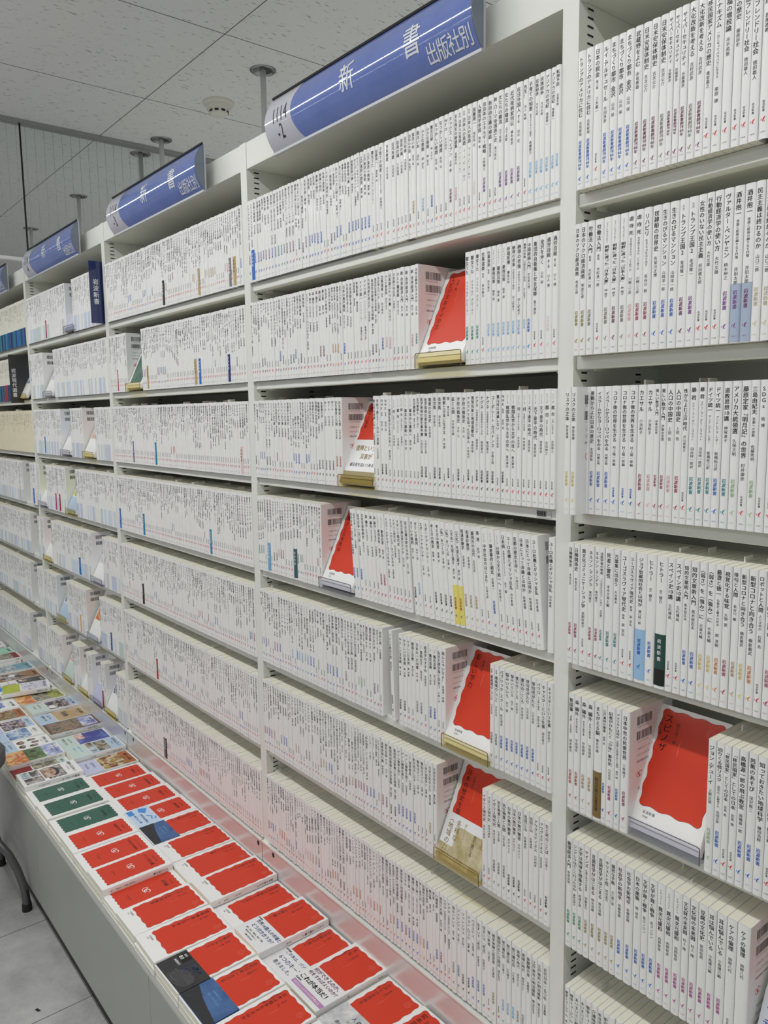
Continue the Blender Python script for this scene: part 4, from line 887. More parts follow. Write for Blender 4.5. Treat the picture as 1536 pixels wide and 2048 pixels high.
    if ob:
        mb = MB(); e = 0.0004; vh = ob['h']*Hd
        mb.box(-W/2-e, W/2+e, 0.003, vh, T+0.0003, T+0.0007, ob['m']); mb.box(W/2+0.0003, W/2+0.0007, 0.003, vh, -0.0, T+0.0007, ob['m'])
        fo = FL(T, 0.0009)
        for (a, b_, c, d_, m) in ob.get('rects', ()): rect(mb, FL(T, 0.0008), (a-0.5)*W, (b_-0.5)*W, c*Hd, d_*Hd, m)
        for (s, u, v, z, m, bd) in ob.get('text', ()): htext(mb, s, (u-0.5)*W, v*Hd, z, m, fo, bd, 2, 0.98)
        for (s, u, v, z, m, bd) in ob.get('vtext', ()): vtext(mb, s, (u-0.5)*W, v*Hd, z, m, fo, bd, 2, 1.0)
        if ob.get('extra'): ob['extra'](mb, T)
        b = mb.build('belly_band', o); b['label'] = ob['label']
    return o
def copy_under(o, T, dx, rz, label):
    """a plain copy lying below: cover with page block"""
    c = o.copy(); COL.objects.link(c)
    for ch in o.children:
        if ch.name.startswith('page'):
            d = ch.copy(); COL.objects.link(d); d.parent = c
    c['label'] = label
    return c

# --- stands and cover-out books
def stand(x, row, amber, label, y=-0.012):
    m, em = (acrylic_y, acr_edge_y) if amber else (acrylic, acr_edge)
    t = thing('book_stand', label, 'book stand', (x, y, SHELF[row]))
    mb = MB(); a = W/2+0.002
    mb.box(-a, a, 0.0, 0.0012, 0.0, 0.024, m); mb.box(-a, a, 0.0012, 0.05, 0.0, 0.0012, m)
    v = [(-a, 0.0135, 0.0012), (a, 0.0135, 0.0012), (a, 0.060, 0.098), (-a, 0.060, 0.098)]
    mb.add([(p[0], p[1]+0.012, p[2]) for p in v] + [(p[0], p[1]+0.0135, p[2]) for p in v], [(0, 1, 2, 3), (7, 6, 5, 4), (0, 4, 5, 1), (1, 5, 6, 2), (2, 6, 7, 3), (3, 7, 4, 0)], m)
    mb.build('acrylic_sheet', t)
    mb = MB()
    mb.tube([(-a, 0.0006, 0.0), (-a, 0.0006, 0.0215), (-a+0.003, 0.0006, 0.0243), (a-0.004, 0.0006, 0.0243), (a-0.001, 0.0006, 0.0232), (a, 0.0006, 0.0205), (a, 0.0006, 0.0)], 0.0007, em, 6)
    mb.build('edge', t)
def face_out(x, row, T, design, label, amber=False, group='books shown cover out on stands', y=-0.012, slabel=None):
    o = flat_book('face_out_paperback', label, T, design, group)
    a = math.radians(64.5)
    o.rotation_euler = (a, 0, 0)
    o.location = (x, y + 0.0026 + T*math.sin(a), SHELF[row] + 0.0045)
    stand(x, row, amber, slabel or ('%s acrylic book stand with cover-out paperback on %s' % ('amber' if amber else 'clear', label.split(' on ')[-1])), y)
    return o
RB = lambda title, au, no, **k: dict(t='B', title=title, au=au, no=no, **k)
white_o = mat('obi_white', (0.80, 0.81, 0.82), 0.4)
goldo = mat('obi_gold', (0.50, 0.41, 0.20), 0.45); noise_mix(goldo, (0.62, 0.56, 0.40), (0.42, 0.34, 0.15), 60, 0.35, 0.65, 6)
face_out(0.1885, 5, 0.012, RB('スピノザ', '國分功一郎', '1944', sub='読む人の肖像', ts=0.0125), 'red-labelled paperback in clear holder, cover out on nearest bay fifth shelf')
face_out(-0.2390, 2, 0.011, RB('エピジェネティクス', '仲野 徹', '1484', ts=0.0108), 'red-labelled paperback in amber holder, cover out on second bay second shelf', True)
face_out(-0.4705, 3, 0.011, RB('震災と社会', '塩崎賢明', '1520', obi=dict(h=0.52, m=white_o, label='white and gold paper band', rects=[(0, 1, 0.0, 0.14, mat('obi_brown', (0.30, 0.24, 0.09), 0.4))],
    text=[('復興という名の', 0.16, 0.42, 0.0125, ink('h'), 2), ('災害が', 0.36, 0.32, 0.0125, ink('h'), 2), ('被災者を追いつめる', 0.14, 0.22, 0.0085, ink('k'), 1)])), 'paperback with white and gold band, cover out on second bay third shelf', True)
face_out(-0.5455, 4, 0.011, RB('多数決と日本政治', '坂井豊貴', '1541', ts=0.0105), 'red-labelled paperback in clear holder, cover out on second bay fourth shelf')
face_out(-0.1780, 5, 0.012, RB('新しい学力', '齋藤 孝', '1628', ts=0.0118), 'red-labelled paperback in amber holder, cover out on second bay fifth shelf', True)
face_out(-0.1990, 6, 0.011, RB('日本の歴史を旅する', '五味文彦', '1676', ts=0.0112, obi=dict(h=0.46, m=white_o, label='white and gold paper band', rects=[(0.30, 1, 0.0, 0.36, goldo), (0, 0.3, 0.0, 0.15, goldo)],
    vtext=[('多様な', 0.30, 0.42, 0.0125, ink('h'), 1), ('〈地域の力〉', 0.14, 0.44, 0.0125, ink('h'), 1), ('旅によみがえる', 0.46, 0.42, 0.0058, ink('o'), 0), ('食と', 0.88, 0.38, 0.010, ink('h'), 2), ('見て感じる', 0.70, 0.36, 0.0072, ink('k'), 1)])), 'paperback with gold band, cover out on second bay sixth shelf', True)
pale_b = mat('obi_paper_blue', (0.76, 0.79, 0.84), 0.4)
face_out(0.3725, 6, 0.012, RB('なぜ難民を', '橋本直子', '2018', obi=dict(h=0.45, m=pale_b, label='pale paper band with large blue lettering',
    text=[('たった一人の', 0.04, 0.36, 0.015, ink('b'), 1), ('幸せのために', 0.04, 0.22, 0.015, ink('b'), 1)])), 'paperback with pale blue-lettered band, cover out on nearest bay sixth shelf')
face_out(-1.5515, 2, 0.011, dict(t='A', c='g', title='物理学はいかに', au='湯川秀樹', no='E22'), 'green-labelled paperback in amber holder, cover out on third bay second shelf', True)
# smaller picture covers on stands in the two far bays
PC = {
 'blue': picture('blue_mix', [(0.10, 0.18, 0.50), (0.25, 0.35, 0.70), (0.75, 0.80, 0.88)], 30, 1),
 'yellow': picture('yellow_mix', [(0.72, 0.68, 0.03), (0.80, 0.76, 0.10), (0.30, 0.45, 0.10)], 22, 2),
 'orange': picture('orange_mix', [(0.62, 0.14, 0.03), (0.70, 0.25, 0.05), (0.80, 0.55, 0.25)], 26, 3),
 'lilac': picture('lilac_mix', [(0.62, 0.60, 0.74), (0.80, 0.80, 0.86), (0.40, 0.36, 0.52)], 34, 4),
 'rose': picture('rose_mix', [(0.72, 0.42, 0.38), (0.84, 0.72, 0.68), (0.62, 0.25, 0.2)], 34, 5),
 'night': picture('night_mix', [(0.05, 0.07, 0.20), (0.14, 0.18, 0.34), (0.60, 0.62, 0.70)], 34, 6),
 'mint': picture('mint_mix', [(0.30, 0.68, 0.48), (0.42, 0.76, 0.58), (0.36, 0.72, 0.53)], 20, 7),
 'land': picture('landscape_mix', [(0.14, 0.20, 0.25), (0.36, 0.46, 0.52), (0.62, 0.66, 0.66)], 46, 8),
 'teal': picture('teal_mix', [(0.10, 0.30, 0.40), (0.16, 0.38, 0.48), (0.24, 0.46, 0.55)], 18, 9),
 'brown': picture('brown_mix', [(0.33, 0.16, 0.06), (0.42, 0.23, 0.10), (0.30, 0.14, 0.05)], 14, 10),
 'black': picture('black_mix', [(0.02, 0.02, 0.02), (0.05, 0.04, 0.04), (0.16, 0.11, 0.08)], 22, 11),
 'olive': picture('olive_mix', [(0.40, 0.43, 0.06), (0.46, 0.48, 0.10), (0.36, 0.38, 0.08)], 16, 12),
 'stone': picture('stone_mix', [(0.12, 0.11, 0.09), (0.32, 0.30, 0.22), (0.48, 0.46, 0.34)], 44, 13),
 'people': picture('people_mix', [(0.03, 0.03, 0.05), (0.30, 0.20, 0.18), (0.62, 0.52, 0.55), (0.10, 0.10, 0.25)], 46, 14),
 'sand': picture('sand_mix', [(0.52, 0.36, 0.18), (0.58, 0.42, 0.23), (0.55, 0.39, 0.20)], 10, 15),
 'figures': picture('figure_mix', [(0.24, 0.08, 0.06), (0.20, 0.18, 0.06), (0.55, 0.38, 0.2)], 60, 16),
 'crowd': picture('crowd_mix', [(0.05, 0.05, 0.04), (0.25, 0.22, 0.15), (0.48, 0.22, 0.12), (0.16, 0.20, 0.14)], 90, 17),
 'sky': picture('sky_mix', [(0.30, 0.34, 0.62), (0.42, 0.46, 0.72), (0.75, 0.78, 0.88)], 22, 18),
 'deep': picture('deep_blue_mix', [(0.05, 0.06, 0.32), (0.08, 0.10, 0.42), (0.14, 0.18, 0.50)], 20, 19),
 'photo': picture('photo_mix', [(0.08, 0.06, 0.04), (0.30, 0.24, 0.10), (0.42, 0.40, 0.36)], 40, 20),
 'meadow': picture('meadow_mix', [(0.05, 0.10, 0.03), (0.10, 0.18, 0.05), (0.14, 0.24, 0.08)], 30, 21),
 'grey': picture('grey_mix', [(0.06, 0.05, 0.05), (0.28, 0.25, 0.25), (0.55, 0.50, 0.48)], 40, 22),
 'face': picture('face_mix', [(0.10, 0.05, 0.04), (0.40, 0.24, 0.18), (0.66, 0.50, 0.42)], 22, 23),
 'carp': picture('carp_mix', [(0.16, 0.06, 0.02), (0.38, 0.15, 0.04), (0.46, 0.36, 0.10), (0.62, 0.56, 0.48)], 34, 24),
 'lime': picture('lime_mix', [(0.42, 0.50, 0.02), (0.52, 0.60, 0.05), (0.46, 0.54, 0.03)], 16, 25),
 'water': picture('water_mix', [(0.10, 0.20, 0.40), (0.28, 0.42, 0.62), (0.62, 0.70, 0.78)], 34, 26),
}
skin = mat('print_skin', (0.50, 0.31, 0.22), 0.35, coat=0.3); inkd = mat('print_black', (0.015, 0.015, 0.018), 0.35, coat=0.3); inkn = mat('print_navy', (0.03, 0.05, 0.22), 0.35, coat=0.3); sepia = mat('print_sepia', (0.16, 0.09, 0.05), 0.35, coat=0.3)
lb = mat('cover_light_blue', (0.50, 0.64, 0.80), 0.35, coat=0.3); lg = mat('cover_pale_green', (0.62, 0.74, 0.70), 0.35, coat=0.3)
ll = mat('cover_lilac', (0.58, 0.61, 0.80), 0.35, coat=0.3); lp = mat('cover_mauve', (0.46, 0.30, 0.56), 0.35, coat=0.3); ob_ = mat('cover_rust', (0.44, 0.13, 0.03), 0.35, coat=0.3)
brn = mat('cover_brown', (0.14, 0.06, 0.04), 0.35, coat=0.3); rdk = mat('cover_dark_red', (0.26, 0.02, 0.02), 0.35); bb = mat('cover_blue', (0.06, 0.28, 0.72), 0.35, coat=0.3)
def PCV(pic, obi=None, title='', au='', top=None, **k):
    rects = []
    if top is not None: rects.append((0.04, 0.96, 0.60, 0.97, top))
    rects.append((0.06, 0.94, 0.38, 0.82, PC[pic]))
    if obi is not None: rects.append((0.0, 1.0, 0.005, 0.36, obi))
    return dict(t='P', rects=rects, title=title, au=au, **k)
FO = [(-2.106, 1, 'night', ll, 'far bay top shelf: dark picture cover beside the navy divider'), (-2.400, 2, 'lilac', None, 'lilac picture cover on a stand, fourth bay second shelf'),
      (-2.232, 3, 'sky', white, 'white and sky blue cover on a stand, fourth bay third shelf'), (-1.985, 3, 'rose', white, 'white and rose cover on a stand, fourth bay third shelf'),
      (-2.565, 4, 'yellow', None, 'yellow cover on a stand at the left end of fourth bay fourth shelf'), (-2.217, 4, 'yellow', lb, 'yellow and pale blue cover on a stand, middle of fourth bay fourth shelf'),
      (-2.550, 5, 'rose', white, 'cream and rose cover on a stand, fourth bay fifth shelf'), (-1.975, 5, 'lilac', None, 'lilac cover on a stand, right side of fourth bay fifth shelf'),
      (-2.412, 6, 'night', lb, 'dark blue cover on a stand, fourth bay sixth shelf'), (-2.055, 6, 'orange', None, 'orange cover on a stand, fourth bay sixth shelf'),
      (-2.392, 7, 'rose', lg, 'rose and green cover on a stand, leftmost of fourth bay bottom shelf'), (-2.202, 7, 'rose', white, 'white and rose cover on a stand, fourth bay bottom shelf'), (-2.060, 7, 'lilac', ll, 'lilac cover on a stand, fourth bay bottom shelf'), (-1.915, 7, 'night', white, 'white and navy cover on a stand, rightmost of fourth bay bottom shelf'),
      (-2.748, 2, 'blue', None, 'blue cover on a stand, fifth bay second shelf')]
for i, (x, r, pic, ob2, lab) in enumerate(FO):
    face_out(x, r, 0.010, PCV(pic, ob2, ['子どもと本', '世界の旅', '数の話', '夜明け'][i % 4], '',), lab, i in (3, 5, 6, 8, 10, 11, 13, 14), 'small covers on stands in the far bays', slabel='%s stand under the %s, %s bay %s shelf' % ('amber' if i in (3, 5, 6, 8, 10, 11, 13, 14) else 'clear', (lab.split(': ')[1].split(' beside')[0] if ':' in lab else lab.split(' on a')[0]), ORD[4 if x > -2.67 else 5], ROWN[r]))

# ------------------------------------------------------------------ display cabinets under the table of face-up books
cab = mat('cabinet_laminate', (0.38, 0.39, 0.37), 0.38); noise_mix(cab, (0.365, 0.375, 0.355), (0.395, 0.405, 0.385), 4, 0.3, 0.7)
cabtop = mat('cabinet_top', (0.66, 0.66, 0.62), 0.3); toe = mat('toe_kick', (0.025, 0.024, 0.022), 0.5)
seams = [-3.24, -2.41, -1.580, -0.750, 0.080, 0.910]
names = ['far-left', 'second from far left', 'middle', 'next to nearest', 'nearest']
for i in range(5):
    a, b = seams[i]+0.0008, seams[i+1]-0.0008
    t = thing('display_cabinet', 'low grey display cabinet, %s of five, under the face-up books' % names[i], 'cabinet', ((a+b)/2, -0.19, 0)); L = (b-a)/2
    mb = MB(); mb.box(-L, L, -0.166, 0.180, TABLE_Z-0.018, TABLE_Z, cabtop); mb.build('cabinet_top', t)
    mb = MB(); mb.box(-L, L, -0.168, -0.150, 0.063, TABLE_Z-0.0185, cab); mb.build('front_panel', t)
    mb = MB(); mb.box(-L, L, -0.150, -0.140, 0.0, 0.065, toe); mb.build('toe_kick', t)
    for sx in (-L, L-0.016):
        mb = MB(); mb.box(sx, sx+0.016, -0.139, 0.180, 0.0, TABLE_Z-0.0185, cab); mb.build('side_panel', t)

# ------------------------------------------------------------------ the face-up books: near row (aisle side) and far row (against the shelf)
RA = lambda title, au, no='826', **k: dict(t='A', title=title, au=au, no=no, **k)
GA = lambda title, au: dict(t='A', c='g', title=title, au=au, no='C41')
obi_blue = mat('obi_dark_blue', (0.045, 0.10, 0.24), 0.35); obi_ink = mat('obi_charcoal', (0.022, 0.024, 0.030), 0.35); obi_pale = mat('obi_sky', (0.58, 0.72, 0.90), 0.35)
obi_photo = mat('obi_black_photo', (0.03, 0.03, 0.032), 0.3); obi_grey = mat('obi_grey_wash', (0.55, 0.56, 0.58), 0.45); noise_mix(obi_grey, (0.45, 0.46, 0.48), (0.72, 0.73, 0.74), 45, 0.35, 0.65, 6)
obi_wash = mat('obi_blue_wash', (0.05, 0.12, 0.30), 0.35); noise_mix(obi_wash, (0.035, 0.095, 0.26), (0.075, 0.165, 0.36), 30, 0.35, 0.65, 6)
stripe = mat('obi_lilac_stripe', (0.48, 0.24, 0.46), 0.4)
def statue(mb, T):
    """dark sculpted head in profile printed on the black band"""
    f = FL(T, 0.0010); g1 = mat('print_grey', (0.055, 0.055, 0.06), 0.3); g2 = mat('print_mid_grey', (0.11, 0.11, 0.115), 0.3); gb = mat('print_steel_blue', (0.16, 0.28, 0.52), 0.35)
    head = [(-0.012, 0.006), (0.010, 0.004), (0.034, 0.008), (0.046, 0.020), (0.046, 0.034), (0.036, 0.044), (0.020, 0.046), (0.006, 0.042), (-0.004, 0.036), (-0.008, 0.031), (-0.016, 0.027), (-0.011, 0.023), (-0.015, 0.019), (-0.010, 0.016), (-0.015, 0.012)]
    mb.fan(f(np.array(head)), g1)
    for q in range(7):                                                   # curled hair
        for w2 in range(5):
            u, v = 0.016+0.0045*q, 0.028+0.0042*w2
            if (u-0.030)**2+(v-0.030)**2 < 0.00022: mb.fan(FL(T, 0.0013)(np.array([(u+0.0016*math.cos(t), v+0.0016*math.sin(t)) for t in np.linspace(0, 2*PI, 9)[:-1]])), g2)
    for s_, w3 in (([(-0.003, 0.031), (0.003, 0.033), (0.008, 0.031)], 0.0012), ([(-0.014, 0.026), (-0.008, 0.028), (0.0, 0.026)], 0.0016), ([(-0.009, 0.018), (-0.003, 0.019)], 0.0014), ([(-0.006, 0.012), (0.006, 0.010), (0.018, 0.014)], 0.0020), ([(0.014, 0.022), (0.018, 0.026), (0.016, 0.030)], 0.0016)): stroke(mb, FL(T, 0.0013), s_, w3, g2)
    for q in range(9): rect(mb, FL(T, 0.0009), 0.006+0.005*q, 0.008+0.005*q, 0.050, 0.069, g1)
def wave(mb, T):
    f = FL(T, 0.0010)
    mb.add(f(np.array([(-0.0533, 0.004), (0.0533, 0.004), (0.0533, 0.022), (0.02, 0.027), (-0.015, 0.033), (-0.0533, 0.044)])), [(0, 1, 2, 3, 4, 5)], obi_ink)
def picblue(mb, T):
    f = FL(T, 0.0010)
    mb.add(f(np.array([(-0.050, 0.040), (-0.030, 0.034), (-0.014, 0.048), (-0.040, 0.062)])), [(0, 1, 2, 3)], bb); mb.add(f(np.array([(-0.050, 0.006), (-0.022, 0.006), (-0.022, 0.022), (-0.050, 0.022)])), [(0, 1, 2, 3)], bb)
    stroke(mb, f, [(0.0, 0.045), (0.012, 0.056), (0.025, 0.050), (0.030, 0.060), (0.018, 0.064)], 0.004, bb)
O1 = dict(h=0.40, m=obi_pale, label='pale blue paper band with blue print', text=[('中学生の好奇心', 0.34, 0.20, 0.0085, ink('b'), 2), ('あたらしい本', 0.34, 0.11, 0.0085, ink('b'), 2)], extra=picblue)
O2 = dict(h=0.42, m=obi_wash, label='dark blue paper band with charcoal foot', text=[('私たちと戦争', 0.12, 0.14, 0.009, ink('a'), 1), ('世界を見つめて', 0.30, 0.33, 0.005, ink('l'), 0), ('問いつづけた人びと', 0.30, 0.27, 0.005, ink('l'), 0)], extra=wave)
O3 = dict(h=0.375, m=white_o, label='white paper band with blue lettering', text=[('世界16億人の市場と', 0.10, 0.30, 0.0106, ink('b'), 2), ('どう付き合うか？', 0.14, 0.215, 0.0112, ink('b'), 2), ('商社、食品、化粧品、観光、金融', 0.12, 0.135, 0.0046, ink('k'), 1), ('現場の声から読みとく', 0.2, 0.095, 0.0046, ink('k'), 1), ('岩波新書', 0.02, 0.345, 0.0042, ink('k'), 2), ('定価 本体780円', 0.30, 0.05, 0.0042, ink('k'), 2)])
O4 = dict(h=0.40, m=white_o, label='white paper band with blue handwriting style lettering', text=[('この本は、パソコンの', 0.10, 0.335, 0.0098, ink('b'), 1), ('6つのキーで', 0.12, 0.235, 0.0140, ink('b'), 1), ('書きました。', 0.14, 0.14, 0.0110, ink('b'), 1), ('岩波新書', 0.02, 0.365, 0.0046, ink('k'), 2)])
O5 = dict(h=0.42, m=white_o, label='white paper band with magenta and black lettering', rects=[(0.06, 1.0, 0.055, 0.115, stripe)], text=[('何ができるのか、', 0.10, 0.375, 0.0112, ink('m'), 2), ('何をすればよいのか？', 0.08, 0.305, 0.0098, ink('m'), 2), ('これが本当だ！', 0.05, 0.205, 0.0138, ink('k'), 3), ('5Gがもたらすデジタル変革とは', 0.09, 0.085, 0.0062, white, 1), ('岩波新書', 0.03, 0.14, 0.0045, ink('k'), 2)])
O6 = dict(h=0.40, m=obi_grey, label='grey watercolour paper band', text=[('人 森 自然が', 0.40, 0.31, 0.0095, ink('k'), 1), ('つくりだす', 0.36, 0.23, 0.0090, ink('k'), 1), ('命にとっての', 0.24, 0.15, 0.0095, ink('k'), 1), ('希望の灯', 0.26, 0.07, 0.0095, ink('k'), 1)])
O7 = dict(h=0.40, m=obi_photo, label='black paper band with a sculpted head', rects=[(0.06, 0.32, 0.26, 0.385, slot)], text=[('岩波', 0.10, 0.355, 0.0055, white, 2), ('80', 0.08, 0.30, 0.0120, white, 3), ('新書創刊', 0.10, 0.225, 0.0058, white, 2), ('仏像の', 0.48, 0.335, 0.0120, mat('print_steel_blue', (0.16, 0.28, 0.52), 0.35), 3), ('ひみつ', 0.40, 0.25, 0.0130, mat('print_steel_blue', (0.16, 0.28, 0.52), 0.35), 3)], extra=statue)
FAR = [  # x, y, rot, thickness, design, words for the label; the row against the shelf
 (-3.386, -0.101, -0.3, PCV('grey', white, '山の本'), 'white cover, farthest in the shelf-side row'),
 (-3.248, -0.094, 0, dict(t='P', rects=[(0.03, 0.97, 0.03, 0.97, PC['mint'])], title='緑の地図', au=''), 'mint green cover near the far end of the shelf-side row'),
 (-3.144, -0.092, 0, PCV('stone', None, '森へ', '', rdk), 'picture cover with red head next to the mint one'),
 (-2.942, -0.090, -0.4, dict(t='P', rects=[(0.03, 0.97, 0.04, 0.62, PC['land']), (0.03, 0.97, 0.62, 0.97, PC['teal'])], title='海の町', au=''), 'teal and grey landscape cover beyond the brown one'),
 (-2.817, -0.093, -0.9, dict(t='P', rects=[(0.02, 0.98, 0.02, 0.98, PC['brown']), (0.1, 0.9, 0.12, 0.55, PC['grey'])], title='楽器の旅', au='', ovals=[(0.40, 0.40, 0.14, 0.16, white), (0.56, 0.50, 0.18, 0.12, inkd), (0.62, 0.62, 0.05, 0.14, inkd)]), 'brown cover with an instrument picture'),
 (-2.705, -0.094, -0.2, dict(t='P', rects=[(0.03, 0.97, 0.37, 0.97, PC['black']), (0.0, 1.0, 0.005, 0.36, white), (0.4, 0.9, 0.06, 0.32, lp)], title='夜と歌', au='', ink=ink('w'), ovals=[(0.30, 0.52, 0.12, 0.12, skin), (0.22, 0.46, 0.10, 0.07, white)], text=[('わたしの声', 0.08, 0.18, 0.010, lp)]), 'black cover with white and mauve foot'),
 (-2.590, -0.094, 0, PCV('stone', white, '町の記憶'), 'picture cover lying under the lime green book'),
 (-2.483, -0.093, 0.4, dict(t='P', rects=[(0.03, 0.97, 0.70, 0.97, PC['olive']), (0.03, 0.97, 0.36, 0.70, PC['stone']), (0.0, 1.0, 0.005, 0.35, PC['orange'])], title='石の文化', au='野外研究会'), 'olive cover with orange foot'),
 (-2.336, -0.086, -0.6, PCV('people', lg, 'こどもと学校', '教育研究会', lb, ovals=[(0.34, 0.50, 0.17, 0.17, inkd), (0.36, 0.60, 0.10, 0.12, skin), (0.34, 0.64, 0.12, 0.09, inkd), (0.68, 0.48, 0.17, 0.15, white), (0.66, 0.58, 0.09, 0.11, skin), (0.67, 0.62, 0.10, 0.07, inkd)], text=[('はじめての', 0.14, 0.24, 0.010, ink('o')), ('クラス会', 0.2, 0.14, 0.010, ink('o'))]), 'light blue cover with two people and pale green foot'),
 (-2.221, -0.089, 0.7, dict(t='P', rects=[(0.02, 0.98, 0.37, 0.98, PC['sand']), (0.0, 1.0, 0.005, 0.36, lb)], title='人形の歴史', au='民俗の会', ovals=[(0.22+0.085*q, 0.60-0.03*(q % 2), 0.03, 0.10, sepia if q % 2 else inkd) for q in range(6)], text=[('ふたつの', 0.22, 0.27, 0.011, ink('k')), ('世界をつなぐ', 0.12, 0.17, 0.011, ink('k'))]), 'sand coloured cover with small figures and blue foot'),
 (-2.091, -0.090, -0.9, dict(t='P', rects=[(0.0, 1.0, 0.0, 1.0, brn), (0.05, 0.95, 0.05, 0.66, PC['crowd']), (0.05, 0.95, 0.66, 0.96, PC['sky'])], title='大地の祭り', au='旅の写真家'), 'brown-framed cover with a crowd photograph'),
 (-1.971, -0.092, -1.0, dict(t='P', rects=[(0.03, 0.97, 0.38, 0.97, PC['deep']), (0.03, 0.5, 0.38, 0.55, PC['rose']), (0.0, 1.0, 0.005, 0.37, lg)], title='宇宙の窓', au='', ink=ink('l'), text=[('ふたつの', 0.22, 0.27, 0.011, ink('k')), ('世界をつなぐ', 0.12, 0.17, 0.011, ink('k'))]), 'deep blue cover with pale green foot'),
 (-1.840, -0.093, -0.4, dict(t='P', rects=[(0.03, 0.97, 0.37, 0.97, lb), (0.10, 0.88, 0.52, 0.74, PC['photo']), (0.04, 0.40, 0.38, 0.50, PC['photo']), (0.44, 0.92, 0.38, 0.50, PC['land']), (0.0, 1.0, 0.005, 0.36, lg)], title='大学をめざして', au='進路の本', text=[('高校生のための', 0.14, 0.25, 0.008, ink('l')), ('進路ノート', 0.16, 0.16, 0.008, ink('l'))]), 'light blue cover with small photographs and pale green foot'),
 (-1.726, -0.095, 0.5, dict(t='P', rects=[(0.03, 0.97, 0.38, 0.97, PC['carp']), (0.03, 0.97, 0.80, 0.97, ob_), (0.0, 1.0, 0.005, 0.37, ll)], title='鯉のいる庭', au='日本の絵', text=[('生きもの', 0.22, 0.27, 0.011, ink('k')), ('アルバム', 0.18, 0.16, 0.011, ink('k'))]), 'orange painted cover with lilac foot, next to the red row'),
 (-1.613, -0.099, -1.2, RA('経済学史', '大塚久雄著', 'A12'), 'red label with white emblem, first of the shelf-side red row'),
 (-1.500, -0.098, 0.6, RA('日本経済図説', '宮崎 勇著', 'A24'), 'red label with white emblem, second of the shelf-side red row'),
 (-1.400, -0.096, -0.5, RA('憲法入門', '樋口陽一著', 'A31'), 'red label with white emblem, third of the shelf-side red row'),
 (-1.302, -0.093, 0, RA('人物世界史', '会田雄次著', 'A38', obi=O1), 'red label and pale blue band'),
 (-1.196, -0.093, 0, RB('ひとはなぜ戦うか', '加藤 周一', '1712', obi=O2), 'red label and dark blue band in the shelf-side row'),
 (-1.088, -0.093, -0.3, RB('生きるということ', '柳田 邦男', '1480'), 'red label, just nearer than the dark blue band in the shelf-side row'),
 (-0.980, -0.093, -0.4, RB('ノモンハンの夏', '三谷 太郎', '1520'), 'red label, second nearer than the dark blue band in the shelf-side row'),
 (-0.868, -0.094, 0.1, RB('戦争の読みかた', '小熊 英二', '1549'), 'red label, third nearer than the dark blue band in the shelf-side row'),
 (-0.759, -0.094, 0.4, RB('集団的自衛権とは何か', '豊下楢彦', '1081'), 'red label, just beyond the blue-lettered white band'),
 (-0.650, -0.096, -0.3, RB('イスラーム圏で働く', '桜井啓子編', '1561', obi=O3), 'red label and white band with blue lettering'),
 (-0.541, -0.095, 0.5, RB('不可能を可能に', '田中 光', '1559', sub='点字の世界を駆けぬける', obi=O4), 'red label and white band with blue handwriting'),
 (-0.452, -0.091, 0.1, RB('５Ｇ', '森川博之', '1831', ts=0.0115, sub='次世代移動通信規格の可能性', obi=O5), 'red label and white band with magenta and black lettering'),
 (-0.340, -0.093, 0.2, RB('人びとの自然再生', '宮内泰介', '1647', sub='歩く、見る、聞く', obi=O6), 'red label and grey watercolour band'),
 (-0.230, -0.097, 0.2, RB('宮本常一', '佐野 眞一', '1651', ts=0.0125), 'red label in the near corner of the shelf-side row'),
]
